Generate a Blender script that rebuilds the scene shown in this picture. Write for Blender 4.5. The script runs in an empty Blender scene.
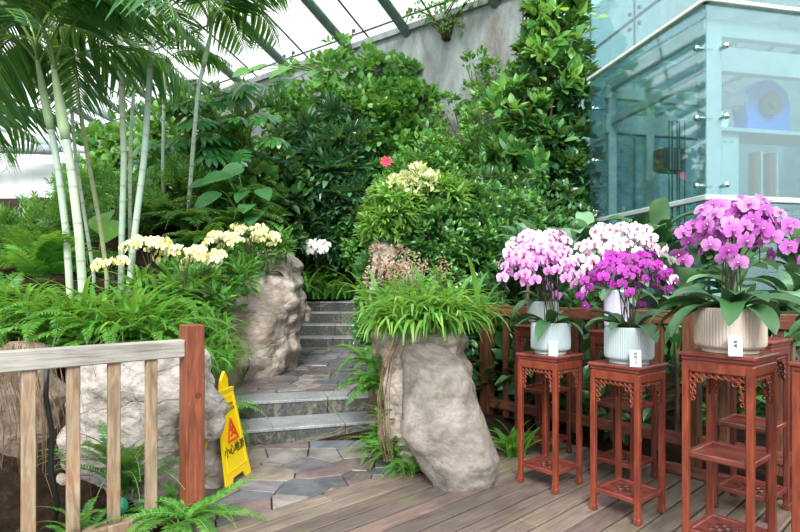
import bpy, math, random
import numpy as np
from mathutils import Vector, Matrix, noise as mnoise, Euler
random.seed(7)
RG = np.random.default_rng(11)
PI = math.pi
R = math.radians
SC = bpy.context.scene
COL = SC.collection
F, HZ, HY = 548.0, 1.4, 287.0          # focal length in px, eye height, horizon row

def P(x, y, Y):                         # pixel at depth Y -> point of the place
    return Vector(((x-400)*Y/F, Y, HZ-(y-HY)*Y/F))

# ------------------------------------------------------------------ mesh builder
class MB:
    def __init__(s):
        s.V = []; s.L = []; s.S = []; s.M = []; s.C = []; s.n = 0; s.col = False
    def raw(s, v, loops, sizes, mats=0, col=None):
        v = np.asarray(v, float).reshape(-1, 3); loops = np.asarray(loops, np.int64); sizes = np.asarray(sizes, np.int64)
        s.V.append(v); s.L.append(loops+s.n); s.S.append(sizes)
        s.M.append(np.full(len(sizes), mats) if np.isscalar(mats) else np.asarray(mats))
        if col is None: col = np.ones((len(v), 3))
        else:
            s.col = True; col = np.broadcast_to(np.asarray(col, float), (len(v), 3))
        s.C.append(col); s.n += len(v)
    def add(s, v, faces, mat=0, col=None):
        s.raw(v, [i for f in faces for i in f], [len(f) for f in faces], mat, col)
    def box(s, c, d, rot=None, mat=0, bev=0.0, col=None):
        c = Vector(c); hx, hy, hz = d[0]/2, d[1]/2, d[2]/2
        if bev <= 0:
            v = [(x, y, z) for x in (-hx, hx) for y in (-hy, hy) for z in (-hz, hz)]
            f = [(0,1,3,2),(4,6,7,5),(0,4,5,1),(2,3,7,6),(0,2,6,4),(1,5,7,3)]
        else:
            b = min(bev, hx*.9, hy*.9, hz*.9); v = []; idx = {}
            for sx in (-1, 1):
                for sy in (-1, 1):
                    for sz in (-1, 1):
                        for a in range(3):
                            p = [sx*hx, sy*hy, sz*hz]
                            for k in range(3):
                                if k != a: p[k] -= (sx, sy, sz)[k]*b
                            idx[(sx, sy, sz, a)] = len(v); v.append(tuple(p))
            f = []
            for a in range(3):
                o = [k for k in range(3) if k != a]
                for sa in (-1, 1):
                    q = []
                    for (u, w) in ((-1,-1),(1,-1),(1,1),(-1,1)):
                        s3 = [0,0,0]; s3[a] = sa; s3[o[0]] = u; s3[o[1]] = w
                        q.append(idx[(s3[0], s3[1], s3[2], a)])
                    f.append(tuple(q))
                # bevel strips along axis a
                for u in (-1, 1):
                    for w in (-1, 1):
                        s1 = [0,0,0]; s1[o[0]] = u; s1[o[1]] = w
                        k1 = list(s1); k1[a] = -1; k2 = list(s1); k2[a] = 1
                        f.append((idx[tuple(k1)+(o[0],)], idx[tuple(k2)+(o[0],)], idx[tuple(k2)+(o[1],)], idx[tuple(k1)+(o[1],)]))
            for sx in (-1, 1):
                for sy in (-1, 1):
                    for sz in (-1, 1):
                        f.append(tuple(idx[(sx, sy, sz, a)] for a in range(3)))
            # orient outward
            ff = []
            for q in f:
                p = [Vector(v[i]) for i in q]; n = (p[1]-p[0]).cross(p[2]-p[0]); m = sum(p, Vector())/len(p)
                ff.append(q if n.dot(m) >= 0 else tuple(reversed(q)))
            f = ff
        M = rot if rot is not None else Matrix.Identity(3)
        s.add([tuple(M @ Vector(p) + c) for p in v], f, mat, col)
    def bar(s, a, b, w, h, mat=0, bev=0.0, up=(0, 0, 1), col=None):     # box from a to b; w sideways, h along up
        a, b = Vector(a), Vector(b); y = (b-a); L = y.length; y.normalize()
        x = y.cross(Vector(up)); x = x.normalized() if x.length > 1e-4 else Vector((1, 0, 0)); z = x.cross(y)
        M = Matrix((x, y, z)).transposed()
        s.box((a+b)/2, (w, L, h), M, mat, bev, col)
    def tube(s, pts, r, n=8, mat=0, cap=True, col=None):
        pts = [Vector(p) for p in pts]; m = len(pts)
        rs = [r]*m if not hasattr(r, '__len__') else list(r)
        cols = None
        if col is not None and hasattr(col[0], '__len__'): cols = np.repeat(np.array(col, float), n, axis=0)
        elif col is not None: cols = col
        v = []; t0 = (pts[1]-pts[0]).normalized()
        x = t0.orthogonal().normalized()
        for i, p in enumerate(pts):
            t = (pts[min(i+1, m-1)]-pts[max(i-1, 0)]); t = t.normalized() if t.length > 1e-9 else t0
            x = (x-t*x.dot(t)); x = x.normalized() if x.length > 1e-6 else t.orthogonal().normalized()
            y = t.cross(x)
            for k in range(n):
                a = 2*PI*k/n; v.append(tuple(p+(x*math.cos(a)+y*math.sin(a))*rs[i]))
        f = [(i*n+k, i*n+(k+1) % n, (i+1)*n+(k+1) % n, (i+1)*n+k) for i in range(m-1) for k in range(n)]
        if cap: f += [tuple(range(n-1, -1, -1)), tuple((m-1)*n+k for k in range(n))]
        s.add(v, f, mat, cols)
    def lathe(s, prof, n=32, c=(0, 0, 0), mat=0, flute=0.0, nf=0, z0=0, z1=0, col=None):
        v = []
        for r, z in prof:
            for k in range(n):
                a = 2*PI*k/n; rr = r
                if flute and z0 <= z <= z1: rr = r-flute*(k % 2)
                v.append((c[0]+rr*math.cos(a), c[1]+rr*math.sin(a), c[2]+z))
        m = len(prof)
        f = [(i*n+k, i*n+(k+1) % n, (i+1)*n+(k+1) % n, (i+1)*n+k) for i in range(m-1) for k in range(n)]
        f += [tuple(range(n-1, -1, -1)), tuple((m-1)*n+k for k in range(n))]
        s.add(v, f, mat, col)
    def ring(s, c, r, t, M=None, n=14, k=6, sx=1.0, sy=1.0, mat=0):    # torus in local xy
        v = []
        for i in range(n):
            a = 2*PI*i/n
            for j in range(k):
                b = 2*PI*j/k; q = r+t*math.cos(b)
                v.append(Vector((q*math.cos(a)*sx, q*math.sin(a)*sy, t*math.sin(b))))
        if M is not None: v = [M @ p for p in v]
        v = [tuple(p+Vector(c)) for p in v]
        f = [(i*k+j, ((i+1) % n)*k+j, ((i+1) % n)*k+(j+1) % k, i*k+(j+1) % k) for i in range(n) for j in range(k)]
        s.add(v, f, mat)
    def inst(s, T, mats3, pos, mat=None):           # T template; mats3 (k,3,3); pos (k,3)
        v, lo, sz, mt, cl = T; k = len(pos); n = len(v)
        V = np.einsum('kij,nj->kni', mats3, v)+pos[:, None, :]
        Lo = (lo[None, :]+(np.arange(k)*n)[:, None]).ravel()
        s.raw(V.reshape(-1, 3), Lo, np.tile(sz, k), np.tile(mt, k) if mat is None else mat, None if cl is None else np.tile(cl, (k, 1)))
    def build(s, name, mats, parent=None, smooth=False):
        me = bpy.data.meshes.new(name)
        V = np.concatenate(s.V); L = np.concatenate(s.L); S = np.concatenate(s.S); M = np.concatenate(s.M)
        me.vertices.add(len(V)); me.vertices.foreach_set('co', V.ravel().astype(np.float32))
        me.loops.add(len(L)); me.loops.foreach_set('vertex_index', L.astype(np.int32))
        me.polygons.add(len(S)); st = np.zeros(len(S), np.int32); st[1:] = np.cumsum(S)[:-1]
        me.polygons.foreach_set('loop_start', st); me.polygons.foreach_set('loop_total', S.astype(np.int32))
        if not isinstance(mats, (list, tuple)): mats = [mats]
        for m in mats: me.materials.append(m)
        me.polygons.foreach_set('material_index', M.astype(np.int32))
        me.polygons.foreach_set('use_smooth', np.full(len(S), smooth))
        if s.col:
            C = np.concatenate(s.C); at = me.color_attributes.new('tint', 'FLOAT_COLOR', 'POINT')
            at.data.foreach_set('color', np.hstack([C, np.ones((len(C), 1))]).ravel().astype(np.float32))
        me.update(calc_edges=True); me.validate()
        o = bpy.data.objects.new(name, me); COL.objects.link(o)
        if parent is not None: o.parent = parent
        return o
    def tpl(s):
        return (np.concatenate(s.V), np.concatenate(s.L), np.concatenate(s.S), np.concatenate(s.M), np.concatenate(s.C) if s.col else None)

def tag(o, label=None, cat=None, group=None, kind=None):
    if label: o['label'] = label
    if cat: o['category'] = cat
    if group: o['group'] = group
    if kind: o['kind'] = kind
    return o
def thing(name, label, cat, loc=(0, 0, 0), rz=0.0, group=None, scale=1.0):
    o = bpy.data.objects.new(name, None); COL.objects.link(o); o.empty_display_size = .1
    o.location = loc; o.rotation_euler = (0, 0, rz); o.scale = (scale,)*3
    return tag(o, label, cat, group)
def copy_tree(o, parent=None):
    c = o.copy(); COL.objects.link(c)
    if parent is not None: c.parent = parent
    for ch in list(o.children): copy_tree(ch, c)
    return c
def struct(name, mb, mats, smooth=False):
    o = mb.build(name, mats, None, smooth); o['kind'] = 'structure'; return o
def child(name, data, parent, loc=(0, 0, 0), rot=(0, 0, 0), sc=1.0, label=None):
    o = bpy.data.objects.new(name, data); COL.objects.link(o); o.parent = parent
    o.location = loc; o.rotation_euler = rot; o.scale = (sc,)*3 if not hasattr(sc, '__len__') else sc
    if label: o['label'] = label
    return o
def mesh_only(mb, name, mats, smooth=False):        # mesh data without keeping an object
    o = mb.build(name, mats, None, smooth); me = o.data; bpy.data.objects.remove(o); return me

# ------------------------------------------------------------------ materials
def H(h):
    h = h.lstrip('#'); c = [int(h[i:i+2], 16)/255 for i in (0, 2, 4)]
    return tuple((x/12.92 if x <= .04045 else ((x+.055)/1.055)**2.4) for x in c)
class NT:
    def __init__(s, name):
        s.m = bpy.data.materials.new(name); s.m.use_nodes = True; s.t = s.m.node_tree; s.t.nodes.clear()
        s.out = s.n('ShaderNodeOutputMaterial')
    def n(s, k, **kw):
        nd = s.t.nodes.new(k)
        for a, b in kw.items(): setattr(nd, a, b)
        return nd
    def l(s, a, b): s.t.links.new(a, b)
    def coord(s, scale=(1, 1, 1), kind='Object', rot=(0, 0, 0)):
        tc = s.n('ShaderNodeTexCoord'); mp = s.n('ShaderNodeMapping'); mp.inputs['Scale'].default_value = scale
        m0 = s.n('ShaderNodeMapping'); m0.inputs['Rotation'].default_value = rot
        s.l(tc.outputs[kind], m0.inputs['Vector']); s.l(m0.outputs['Vector'], mp.inputs['Vector']); return mp.outputs['Vector']
    def world(s, scale=(1, 1, 1), rot=(0, 0, 0)):
        g = s.n('ShaderNodeNewGeometry'); mp = s.n('ShaderNodeMapping'); mp.inputs['Scale'].default_value = scale
        mp.inputs['Rotation'].default_value = rot
        s.l(g.outputs['Position'], mp.inputs['Vector']); return mp.outputs['Vector']
    def noise(s, vec, sc=5, det=4, rough=.6, dist=0):
        n = s.n('ShaderNodeTexNoise'); n.inputs['Scale'].default_value = sc; n.inputs['Detail'].default_value = det
        n.inputs['Roughness'].default_value = rough; n.inputs['Distortion'].default_value = dist
        if vec is not None: s.l(vec, n.inputs['Vector'])
        return n.outputs['Fac']
    def ramp(s, fac, stops, interp='LINEAR'):
        r = s.n('ShaderNodeValToRGB'); r.color_ramp.interpolation = interp; e = r.color_ramp.elements
        while len(e) < len(stops): e.new(.5)
        for i, (p, c) in enumerate(stops):
            e[i].position = p; e[i].color = (*(H(c) if isinstance(c, str) else c), 1)
        s.l(fac, r.inputs['Fac']); return r.outputs['Color']
    def mix(s, a, b, fac, mode='MIX'):
        m = s.n('ShaderNodeMix'); m.data_type = 'RGBA'; m.blend_type = mode
        for v, i in ((fac, 0), (a, 6), (b, 7)):
            if hasattr(v, 'default_value') or hasattr(v, 'links'): s.l(v, m.inputs[i])
            elif i == 0: m.inputs[0].default_value = v
            else: m.inputs[i].default_value = (*(H(v) if isinstance(v, str) else v), 1)
        return m.outputs[2]
    def bump(s, h, strength=.3, dist=.01):
        b = s.n('ShaderNodeBump'); b.inputs['Strength'].default_value = strength; b.inputs['Distance'].default_value = dist
        s.l(h, b.inputs['Height']); return b.outputs['Normal']
    def bsdf(s, col, rough=.5, metal=0, spec=.5, normal=None, coat=0):
        p = s.n('ShaderNodeBsdfPrincipled')
        if isinstance(col, (str, tuple)): p.inputs['Base Color'].default_value = (*(H(col) if isinstance(col, str) else col), 1)
        else: s.l(col, p.inputs['Base Color'])
        if isinstance(rough, (int, float)): p.inputs['Roughness'].default_value = rough
        else: s.l(rough, p.inputs['Roughness'])
        p.inputs['Metallic'].default_value = metal; p.inputs['Specular IOR Level'].default_value = spec
        p.inputs['Coat Weight'].default_value = coat
        if normal is not None: s.l(normal, p.inputs['Normal'])
        return p.outputs[0]
    def island(s):
        g = s.n('ShaderNodeNewGeometry'); return g.outputs['Random Per Island']
    def done(s, sh): s.l(sh, s.out.inputs['Surface']); return s.m

def plain(name, col, rough=.5, metal=0, spec=.5, coat=0, var=0.0, vs=8):
    t = NT(name)
    if var:
        a = H(col); n = t.noise(t.coord(), vs, 4)
        c = t.ramp(n, [(.3, tuple(x*(1-var) for x in a)), (.7, tuple(min(1, x*(1+var)) for x in a))])
    else: c = col
    return t.done(t.bsdf(c, rough, metal, spec, None, coat))

def leafmat(name, cols, rough=.42, trans=.3, spec=.45, back=None, tcol=None):
    t = NT(name); n = len(cols)
    r = t.island()
    c = t.ramp(r, [((i+.5)/n, k) for i, k in enumerate(cols)])
    nz = t.noise(t.world(), 2.2, 2)
    c = t.mix(c, (0.0, 0.0, 0.0), t.ramp(nz, [(.35, (.22,)*3), (.65, (0.0,)*3)]))
    b = t.bsdf(c, rough, 0, spec)
    tr = t.n('ShaderNodeBsdfTranslucent')
    t.l(t.mix(c, tcol or '#b8e04a', .45), tr.inputs['Color'])
    m = t.n('ShaderNodeMixShader'); m.inputs[0].default_value = trans
    t.l(b, m.inputs[1]); t.l(tr.outputs[0], m.inputs[2])
    return t.done(m.outputs[0])

def tintmat(name, rough=.5, trans=.25, spec=.3, jitter=.12):   # colour carried by the mesh (petals, stems)
    t = NT(name); a = t.n('ShaderNodeVertexColor'); a.layer_name = 'tint'
    c = a.outputs['Color']
    r = t.n('ShaderNodeObjectInfo')
    if jitter: c = t.mix(c, (1, 1, 1), t.ramp(r.outputs['Random'], [(0, (0,)*3), (1, (jitter,)*3)]))
    b = t.bsdf(c, rough, 0, spec)
    if trans:
        tr = t.n('ShaderNodeBsdfTranslucent'); t.l(c, tr.inputs['Color'])
        m = t.n('ShaderNodeMixShader'); m.inputs[0].default_value = trans
        t.l(b, m.inputs[1]); t.l(tr.outputs[0], m.inputs[2]); b = m.outputs[0]
    return t.done(b)

def glassmat(name, tint, refl=.10, haze=0.0, hazecol='#d8ece8'):
    t = NT(name); tr = t.n('ShaderNodeBsdfTransparent'); tr.inputs['Color'].default_value = (*H(tint), 1)
    gl = t.n('ShaderNodeBsdfGlossy'); gl.inputs['Roughness'].default_value = .03; gl.inputs['Color'].default_value = (1, 1, 1, 1)
    fr = t.n('ShaderNodeLayerWeight'); fr.inputs['Blend'].default_value = .35
    mt = t.n('ShaderNodeMath', operation='MULTIPLY_ADD'); t.l(fr.outputs['Fresnel'], mt.inputs[0]); mt.inputs[1].default_value = .3; mt.inputs[2].default_value = refl*.3
    mx = t.n('ShaderNodeMixShader'); t.l(mt.outputs[0], mx.inputs[0]); t.l(tr.outputs[0], mx.inputs[1]); t.l(gl.outputs[0], mx.inputs[2])
    sh = mx.outputs[0]
    if haze:  # pale haze painted into the glass so the panes look brighter
        df = t.n('ShaderNodeBsdfDiffuse'); df.inputs['Color'].default_value = (*H(hazecol), 1)
        tl = t.n('ShaderNodeBsdfTranslucent'); tl.inputs['Color'].default_value = (*H(hazecol), 1)
        m0 = t.n('ShaderNodeMixShader'); m0.inputs[0].default_value = .5; t.l(df.outputs[0], m0.inputs[1]); t.l(tl.outputs[0], m0.inputs[2])
        nz = t.noise(t.coord((1, 1, .35)), 3.5, 6, .7)
        rr = t.ramp(nz, [(.3, (haze*.5,)*3), (.75, (haze*1.4,)*3)])
        m2 = t.n('ShaderNodeMixShader'); t.l(rr, m2.inputs[0]); t.l(sh, m2.inputs[1]); t.l(m0.outputs[0], m2.inputs[2]); sh = m2.outputs[0]
    return t.done(sh)

def woodmat(name, stops, rough=.5, grain=(1, 12, 12), coat=0, spec=.4, vary=.25, blotch=None, bumps=.25, rot=0.0):
    t = NT(name); v = t.coord(grain, 'Object', (0, 0, rot))
    n = t.noise(v, 3.0, 6, .65, 1.2); c = t.ramp(n, stops)
    n2 = t.noise(t.coord(), 2.5, 3)
    c = t.mix(c, (0, 0, 0), t.ramp(n2, [(.35, (.25,)*3), (.6, (0,)*3)]))
    r = t.island(); c = t.mix(c, (.02, .015, .01), t.ramp(r, [(0, (0,)*3), (1, (vary,)*3)]))
    if blotch:
        n3 = t.noise(t.coord(), 1.7, 5, .7); c = t.mix(c, blotch[0], t.ramp(n3, [(blotch[1], (0,)*3), (blotch[1]+.15, (blotch[2],)*3)]))
    return t.done(t.bsdf(c, rough, 0, spec, t.bump(n, bumps, .004), coat))

# ------------------------------------------------------------------ leaf templates
def T_blade(prof, fold=.12, curl=.15, mat=0, col=None, cup=0):
    v = []; m = len(prof)
    for t, w in prof:
        z = -curl*t*t
        v += [(-w, t, z+fold*w+cup*w*w), (0, t, z), (w, t, z+fold*w+cup*w*w)]
    f = []
    for i in range(m-1):
        a = i*3; f += [(a, a+1, a+4, a+3), (a+1, a+2, a+5, a+4)]
    b = MB(); b.add(v, f, mat, col); return b.tpl()
OVATE = [(0, .015), (.22, .2), (.5, .27), (.8, .15), (1, .005)]
T_ovate = T_blade(OVATE, .3, .18)
T_small = T_blade([(0, .02), (.4, .27), (.75, .2), (1, .01)], .3, .2)
T_narrow = T_blade([(0, .02), (.35, .13), (.7, .11), (1, .005)], .3, .25)
T_round = T_blade([(-.08, .1), (.1, .38), (.4, .46), (.75, .3), (1, .01)], .22, .15)
T_pinna = T_blade([(0, .06), (.5, .14), (1, .01)], .2, .12)

def frames(axis, nrm):
    y = axis/np.maximum(1e-9, np.linalg.norm(axis, axis=1, keepdims=True))
    z = nrm-(nrm*y).sum(1, keepdims=True)*y; z = z/np.maximum(1e-9, np.linalg.norm(z, axis=1, keepdims=True))
    x = np.cross(y, z); return np.stack([x, y, z], axis=2)
def rdir(n):
    d = RG.normal(size=(n, 3)); return d/np.linalg.norm(d, axis=1, keepdims=True)
def merge_tpl(parts):       # parts: (tpl, 3x3, offset)
    b = MB()
    for T, M, o in parts: b.inst(T, np.array([M]), np.array([o], float))
    return b.tpl()
def whorl(T, n, tilt, l=1.0):
    ps = []
    for k in range(n):
        a = 2*PI*k/n+.3*(k % 2); ax = np.array([[math.cos(a)*math.cos(tilt), math.sin(a)*math.cos(tilt), math.sin(tilt)]])
        M = frames(ax, np.array([[0, 0, 1.0]]))[0]; ps.append((T, M*(l*(.85+.15*(k % 3))), (0, 0, 0)))
    return merge_tpl(ps)
T_whorl = whorl(T_narrow, 8, .25)
T_whorl_w = whorl(T_small, 6, .35)
def sprig(T, n, ls):         # a twig along y with leaves on both sides
    ps = []
    for k in range(n):
        t = (k+.5)/n; s = -1 if k % 2 else 1; a = .9-.3*t
        ax = np.array([[s*math.sin(a), math.cos(a), .25]]); M = frames(ax, np.array([[0, 0, 1.0]]))[0]*ls
        ps.append((T, M, (0, t, 0)))
    ps.append((T, frames(np.array([[0, 1., .1]]), np.array([[0, 0, 1.]]))[0]*ls, (0, 1, 0)))
    return merge_tpl(ps)
T_sprig = sprig(T_small, 6, .55)
T_sprig_n = sprig(T_narrow, 8, .5)
# ------------------------------------------------------------------ materials used
def rockmat(name, stops, moss=.0, sc=1.0, smooth=0):
    t = NT(name); v = t.world((1, 1, 1.3), (.25, .15, 0))
    n1 = t.noise(v, 2.2*sc, 8, .65, .4); n2 = t.noise(t.world((1, 1, 1.2) if smooth else (1, 1, 1.9), (.5, .2, .3)), (26 if smooth else 8)*sc, 9, .7, .3)
    vo = t.n('ShaderNodeTexVoronoi', feature='DISTANCE_TO_EDGE'); vo.inputs['Scale'].default_value = 2.2*sc
    nw = t.noise(t.world(), 3, 4); dv = t.mix(t.world((1, 1, 1.6)), nw, .25); t.l(dv, vo.inputs['Vector'])
    c = t.ramp(n1, stops)
    c2 = t.ramp(n2, [(.3, (.25, .22, .19)), (.62, (1, 1, 1))]); c = t.mix(c, c2, .45 if smooth else .7, 'MULTIPLY')
    cr = t.ramp(vo.outputs['Distance'], [(0, (.45, .4, .35)), (.025, (1, 1, 1))]); c = t.mix(c, cr, .0 if smooth else .3, 'MULTIPLY')
    if moss:
        n3 = t.noise(t.world(), 2.7, 6, .7); c = t.mix(c, '#6f7a3c', t.ramp(n3, [(.56, (0,)*3), (.72, (moss,)*3)]))
    hsum = t.n('ShaderNodeMath', operation='ADD'); t.l(n2, hsum.inputs[0]); t.l(t.ramp(vo.outputs['Distance'], [(0, (0,)*3), (.04, (.0 if smooth else .3,)*3)]), hsum.inputs[1])
    return t.done(t.bsdf(c, .85, 0, .2, t.bump(hsum.outputs[0], .8, .012 if smooth else .035)))
M = {}
M['rock_grey'] = rockmat('grey_rock', [(.38, '#5f5a56'), (.5, '#7f7974'), (.6, '#9a938c')], .25, 1.0, 1)
M['rock_tan'] = rockmat('tan_rock', [(.3, '#93867a'), (.48, '#b8aca2'), (.68, '#d8cfc8')], .25)
M['rock_pale'] = rockmat('pale_rock', [(.3, '#8c857e'), (.5, '#b8b2ab'), (.7, '#d6d1cb')], .1, 1.5)
M['rock_dark'] = rockmat('brown_rock', [(.3, '#685b4f'), (.5, '#8f8274'), (.7, '#aca092')], .4)
M['rosewood'] = woodmat('rosewood', [(.3, '#5e2517'), (.5, '#7a3522'), (.72, '#944a31')], .3, (6, 6, 1.2), .25, .5, .12, None, .12)
M['rosewood_top'] = woodmat('rosewood_board', [(.3, '#5e2621'), (.5, '#79382f'), (.72, '#965248')], .3, (1.5, 6, 6), .3, .5, .1, None, .1)
M['rosewood_dark'] = woodmat('rosewood_aged', [(.3, '#4a211a'), (.5, '#652f26'), (.72, '#7e443a')], .4, (6, 6, 1.2), .1, .4, .15, None, .12)
M['fence_wood'] = woodmat('fence_wood', [(.3, '#382217'), (.5, '#5c3824'), (.72, '#7d5840')], .6, (8, 8, 1), 0, .3, .3, ('#6f7250', .6, .45), .3)
M['fence_rail'] = woodmat('fence_rail_wood', [(.3, '#472a20'), (.5, '#6c3f30'), (.72, '#8f6550')], .5, (10, 1.2, 10), 0, .35, .2, ('#7c7a60', .62, .4), .3, -.7520)
M['old_rail'] = woodmat('weathered_rail', [(.3, '#7b7872'), (.5, '#a09d96'), (.72, '#b8b5ad')], .75, (1.0, 16, 16), 0, .2, .1, ('#8e7b62', .6, .3), .4, -.7520)
M['old_slat'] = woodmat('weathered_slat', [(.3, '#6f5e48'), (.5, '#93806a'), (.72, '#b3a28a')], .75, (9, 9, 1), 0, .2, .2, ('#9a5f3a', .52, .6), .4)
M['post'] = woodmat('red_post', [(.3, '#5b2f20'), (.5, '#7b432e'), (.72, '#985a40')], .45, (10, 10, .8), .1, .4, .1, None, .15)
# deck: planks along local x
t = NT('deck_planks'); v = t.coord((1.2, 14, 14)); n = t.noise(v, 2.6, 8, .7, .5)
r = t.island(); c = t.ramp(r, [(0, '#6c605a'), (.2, '#84776f'), (.4, '#5e5652'), (.6, '#8a746c'), (.8, '#736b62'), (1, '#8e8176')])
c = t.mix(c, t.ramp(n, [(.34, (.40, .38, .36)), (.6, (1.08, 1.05, 1.03))]), .8, 'MULTIPLY')
n2 = t.noise(t.world(), 1.3, 5, .6); c = t.mix(c, '#76773f', t.ramp(n2, [(.54, (0,)*3), (.68, (.5,)*3)]))
n3 = t.noise(t.world(), .8, 4, .6); wet = t.ramp(n3, [(.48, (0,)*3), (.6, (1,)*3)])
c = t.mix(c, (.06, .055, .05), t.mix((0, 0, 0), (.45, .45, .45), wet))
rg = t.ramp(n3, [(.45, (.62,)*3), (.62, (.32,)*3)])
M['deck'] = t.done(t.bsdf(c, rg, 0, .45, t.bump(n, .35, .004)))
# flagstones
t = NT('flagstones'); r = t.island()
c = t.ramp(r, [(0, '#6b6567'), (.14, '#7c7a80'), (.28, '#8b8178'), (.42, '#60646c'), (.56, '#78696a'), (.7, '#8d8886'), (.85, '#6f727e'), (1, '#7c6f69')], 'CONSTANT')
n = t.noise(t.world((1, 1, 1)), 5, 9, .7, .8); c = t.mix(c, t.ramp(n, [(.36, (.42, .41, .41)), (.6, (1.12, 1.1, 1.08))]), .8, 'MULTIPLY')
n3 = t.noise(t.world(), .9, 4, .6)
c = t.mix(c, '#a5764f', t.ramp(t.noise(t.world(), 3.1, 5, .7), [(.6, (0,)*3), (.72, (.35,)*3)]))
c = t.mix(c, (.05, .05, .055), t.ramp(n3, [(.5, (0,)*3), (.62, (.4,)*3)]))
M['flag'] = t.done(t.bsdf(c, t.ramp(n3, [(.45, (.5,)*3), (.62, (.22,)*3)]), 0, .5, t.bump(n, .4, .008)))
M['grout'] = plain('grout', '#282420', .9, var=.3)
# granite
t = NT('granite_tread'); n = t.noise(t.world(), 45, 5, .8); c = t.ramp(n, [(.3, '#6b6e73'), (.5, '#95989c'), (.7, '#b4b6b8')])
n2 = t.noise(t.world(), 2.2, 6, .6, 1); c = t.mix(c, t.ramp(n2, [(.35, (.6, .6, .62)), (.6, (1, 1, 1))]), .8, 'MULTIPLY')
M['tread'] = t.done(t.bsdf(c, .42, 0, .5, t.bump(n, .2, .003)))
t = NT('granite_riser'); n = t.noise(t.world((1, 1, 1), (0, .5, 0)), 30, 6, .85, .5); c = t.ramp(n, [(.3, '#262826'), (.5, '#484a47'), (.75, '#74756e')])
n2 = t.noise(t.world(), 2.5, 6, .65, 2.2); c = t.mix(c, '#9d9b84', t.ramp(n2, [(.52, (0,)*3), (.58, (.4,)*3), (.64, (0,)*3)]))
M['riser'] = t.done(t.bsdf(c, .7, 0, .3, t.bump(n, .7, .01)))
t = NT('soil'); n = t.noise(t.world(), 9, 8, .75); c = t.ramp(n, [(.3, '#15110d'), (.5, '#2a2018'), (.75, '#463a2e')])
M['soil'] = t.done(t.bsdf(c, .95, 0, .1, t.bump(n, .9, .03)))
# concrete wall with stains
t = NT('stained_concrete'); n = t.noise(t.world((1, 1, .3)), 2.0, 8, .7, .6); c = t.ramp(n, [(.3, '#707674'), (.5, '#959c9c'), (.72, '#b0b7b8')])
n2 = t.noise(t.world((1, 1, .25)), 1.1, 7, .7, 1); c = t.mix(c, '#6b4f41', t.ramp(n2, [(.52, (0,)*3), (.7, (.65,)*3)]))
n4 = t.noise(t.world(), 14, 6, .8); c = t.mix(c, t.ramp(n4, [(.3, (.7, .7, .7)), (.6, (1, 1, 1))]), .5, 'MULTIPLY')
M['concrete'] = t.done(t.bsdf(c, .9, 0, .2, t.bump(n4, .3, .01)))
M['steel_green'] = plain('green_grey_steel', '#7f9690', .4, .1, .5, 0, .1)
M['steel_pale'] = plain('pale_galvanised_steel', '#b7c6c6', .45, .15, .5, 0, .12, 5)
M['steel_dark'] = plain('dark_rubber_joint', '#26302f', .6)
M['chrome'] = plain('chrome_fitting', '#dfe5e6', .2, .9)
M['white_frame'] = plain('stained_white_frame', '#e3e4dc', .6, var=.15)
M['glass_roof'] = glassmat('roof_glass', '#fbfefd', .02)
M['glass_teal'] = glassmat('teal_glass', '#e0f1f3', .12, .10, '#cfe8ea')
M['glass_box'] = glassmat('pale_teal_glass', '#dcecee', .08, .03, '#c2dcde')
M['blue'] = plain('blue_machine_paint', '#1478e0', .35, .1, .5, .2)
M['grey_box'] = plain('pale_grey_cabinet', '#b9cdcc', .5, 0, .4, 0, .08)
M['dark_metal'] = plain('dark_metal', '#4a5250', .5, .4)
M['maroon'] = plain('brown_red_paint', '#7a4238', .6, 0, .3, 0, .1)
M['pot_white'] = plain('glazed_blue_white', '#a4b4b6', .28, 0, .5, .2)
M['pot_cream'] = plain('glazed_cream', '#c2b6aa', .3, 0, .5, .2)
M['pot_lilac'] = plain('glazed_lilac_white', '#cfcfe4', .3, 0, .5, .2)
M['card'] = plain('white_card', '#eef3f1', .35, 0, .5)
M['ink'] = plain('black_ink', '#181818', .5)
M['ink_green'] = plain('green_ink', '#5f9a72', .5)
M['yellow'] = plain('yellow_plastic', '#f4d20a', .35, 0, .5, .1)
M['red_ink'] = plain('red_print', '#e04a18', .5)
M['teal_plastic'] = plain('teal_plastic', '#2f9b7c', .35)
M['black_hose'] = plain('black_hose', '#15181a', .45)
M['cyan_plastic'] = plain('pale_blue_plastic', '#8cc4cf', .4)
M['bark'] = woodmat('bark', [(.3, '#3c3024'), (.5, '#5c4b39'), (.72, '#7e6b55')], .85, (3, 3, 1), 0, .2, .1, None, .5)
M['root'] = woodmat('dry_roots', [(.3, '#5a4634'), (.5, '#7b6450'), (.72, '#9d866e')], .9, (3, 3, 3), 0, .1, .3, None, .3)
t = NT('palm_trunk'); a = t.n('ShaderNodeVertexColor'); a.layer_name = 'tint'
n = t.noise(t.world((1, 1, .5)), 9, 5, .7); c = t.mix(a.outputs['Color'], t.ramp(n, [(.3, (.72, .75, .68)), (.6, (1, 1, 1))]), .8, 'MULTIPLY')
M['palm_trunk'] = t.done(t.bsdf(c, .5, 0, .35))
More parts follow.
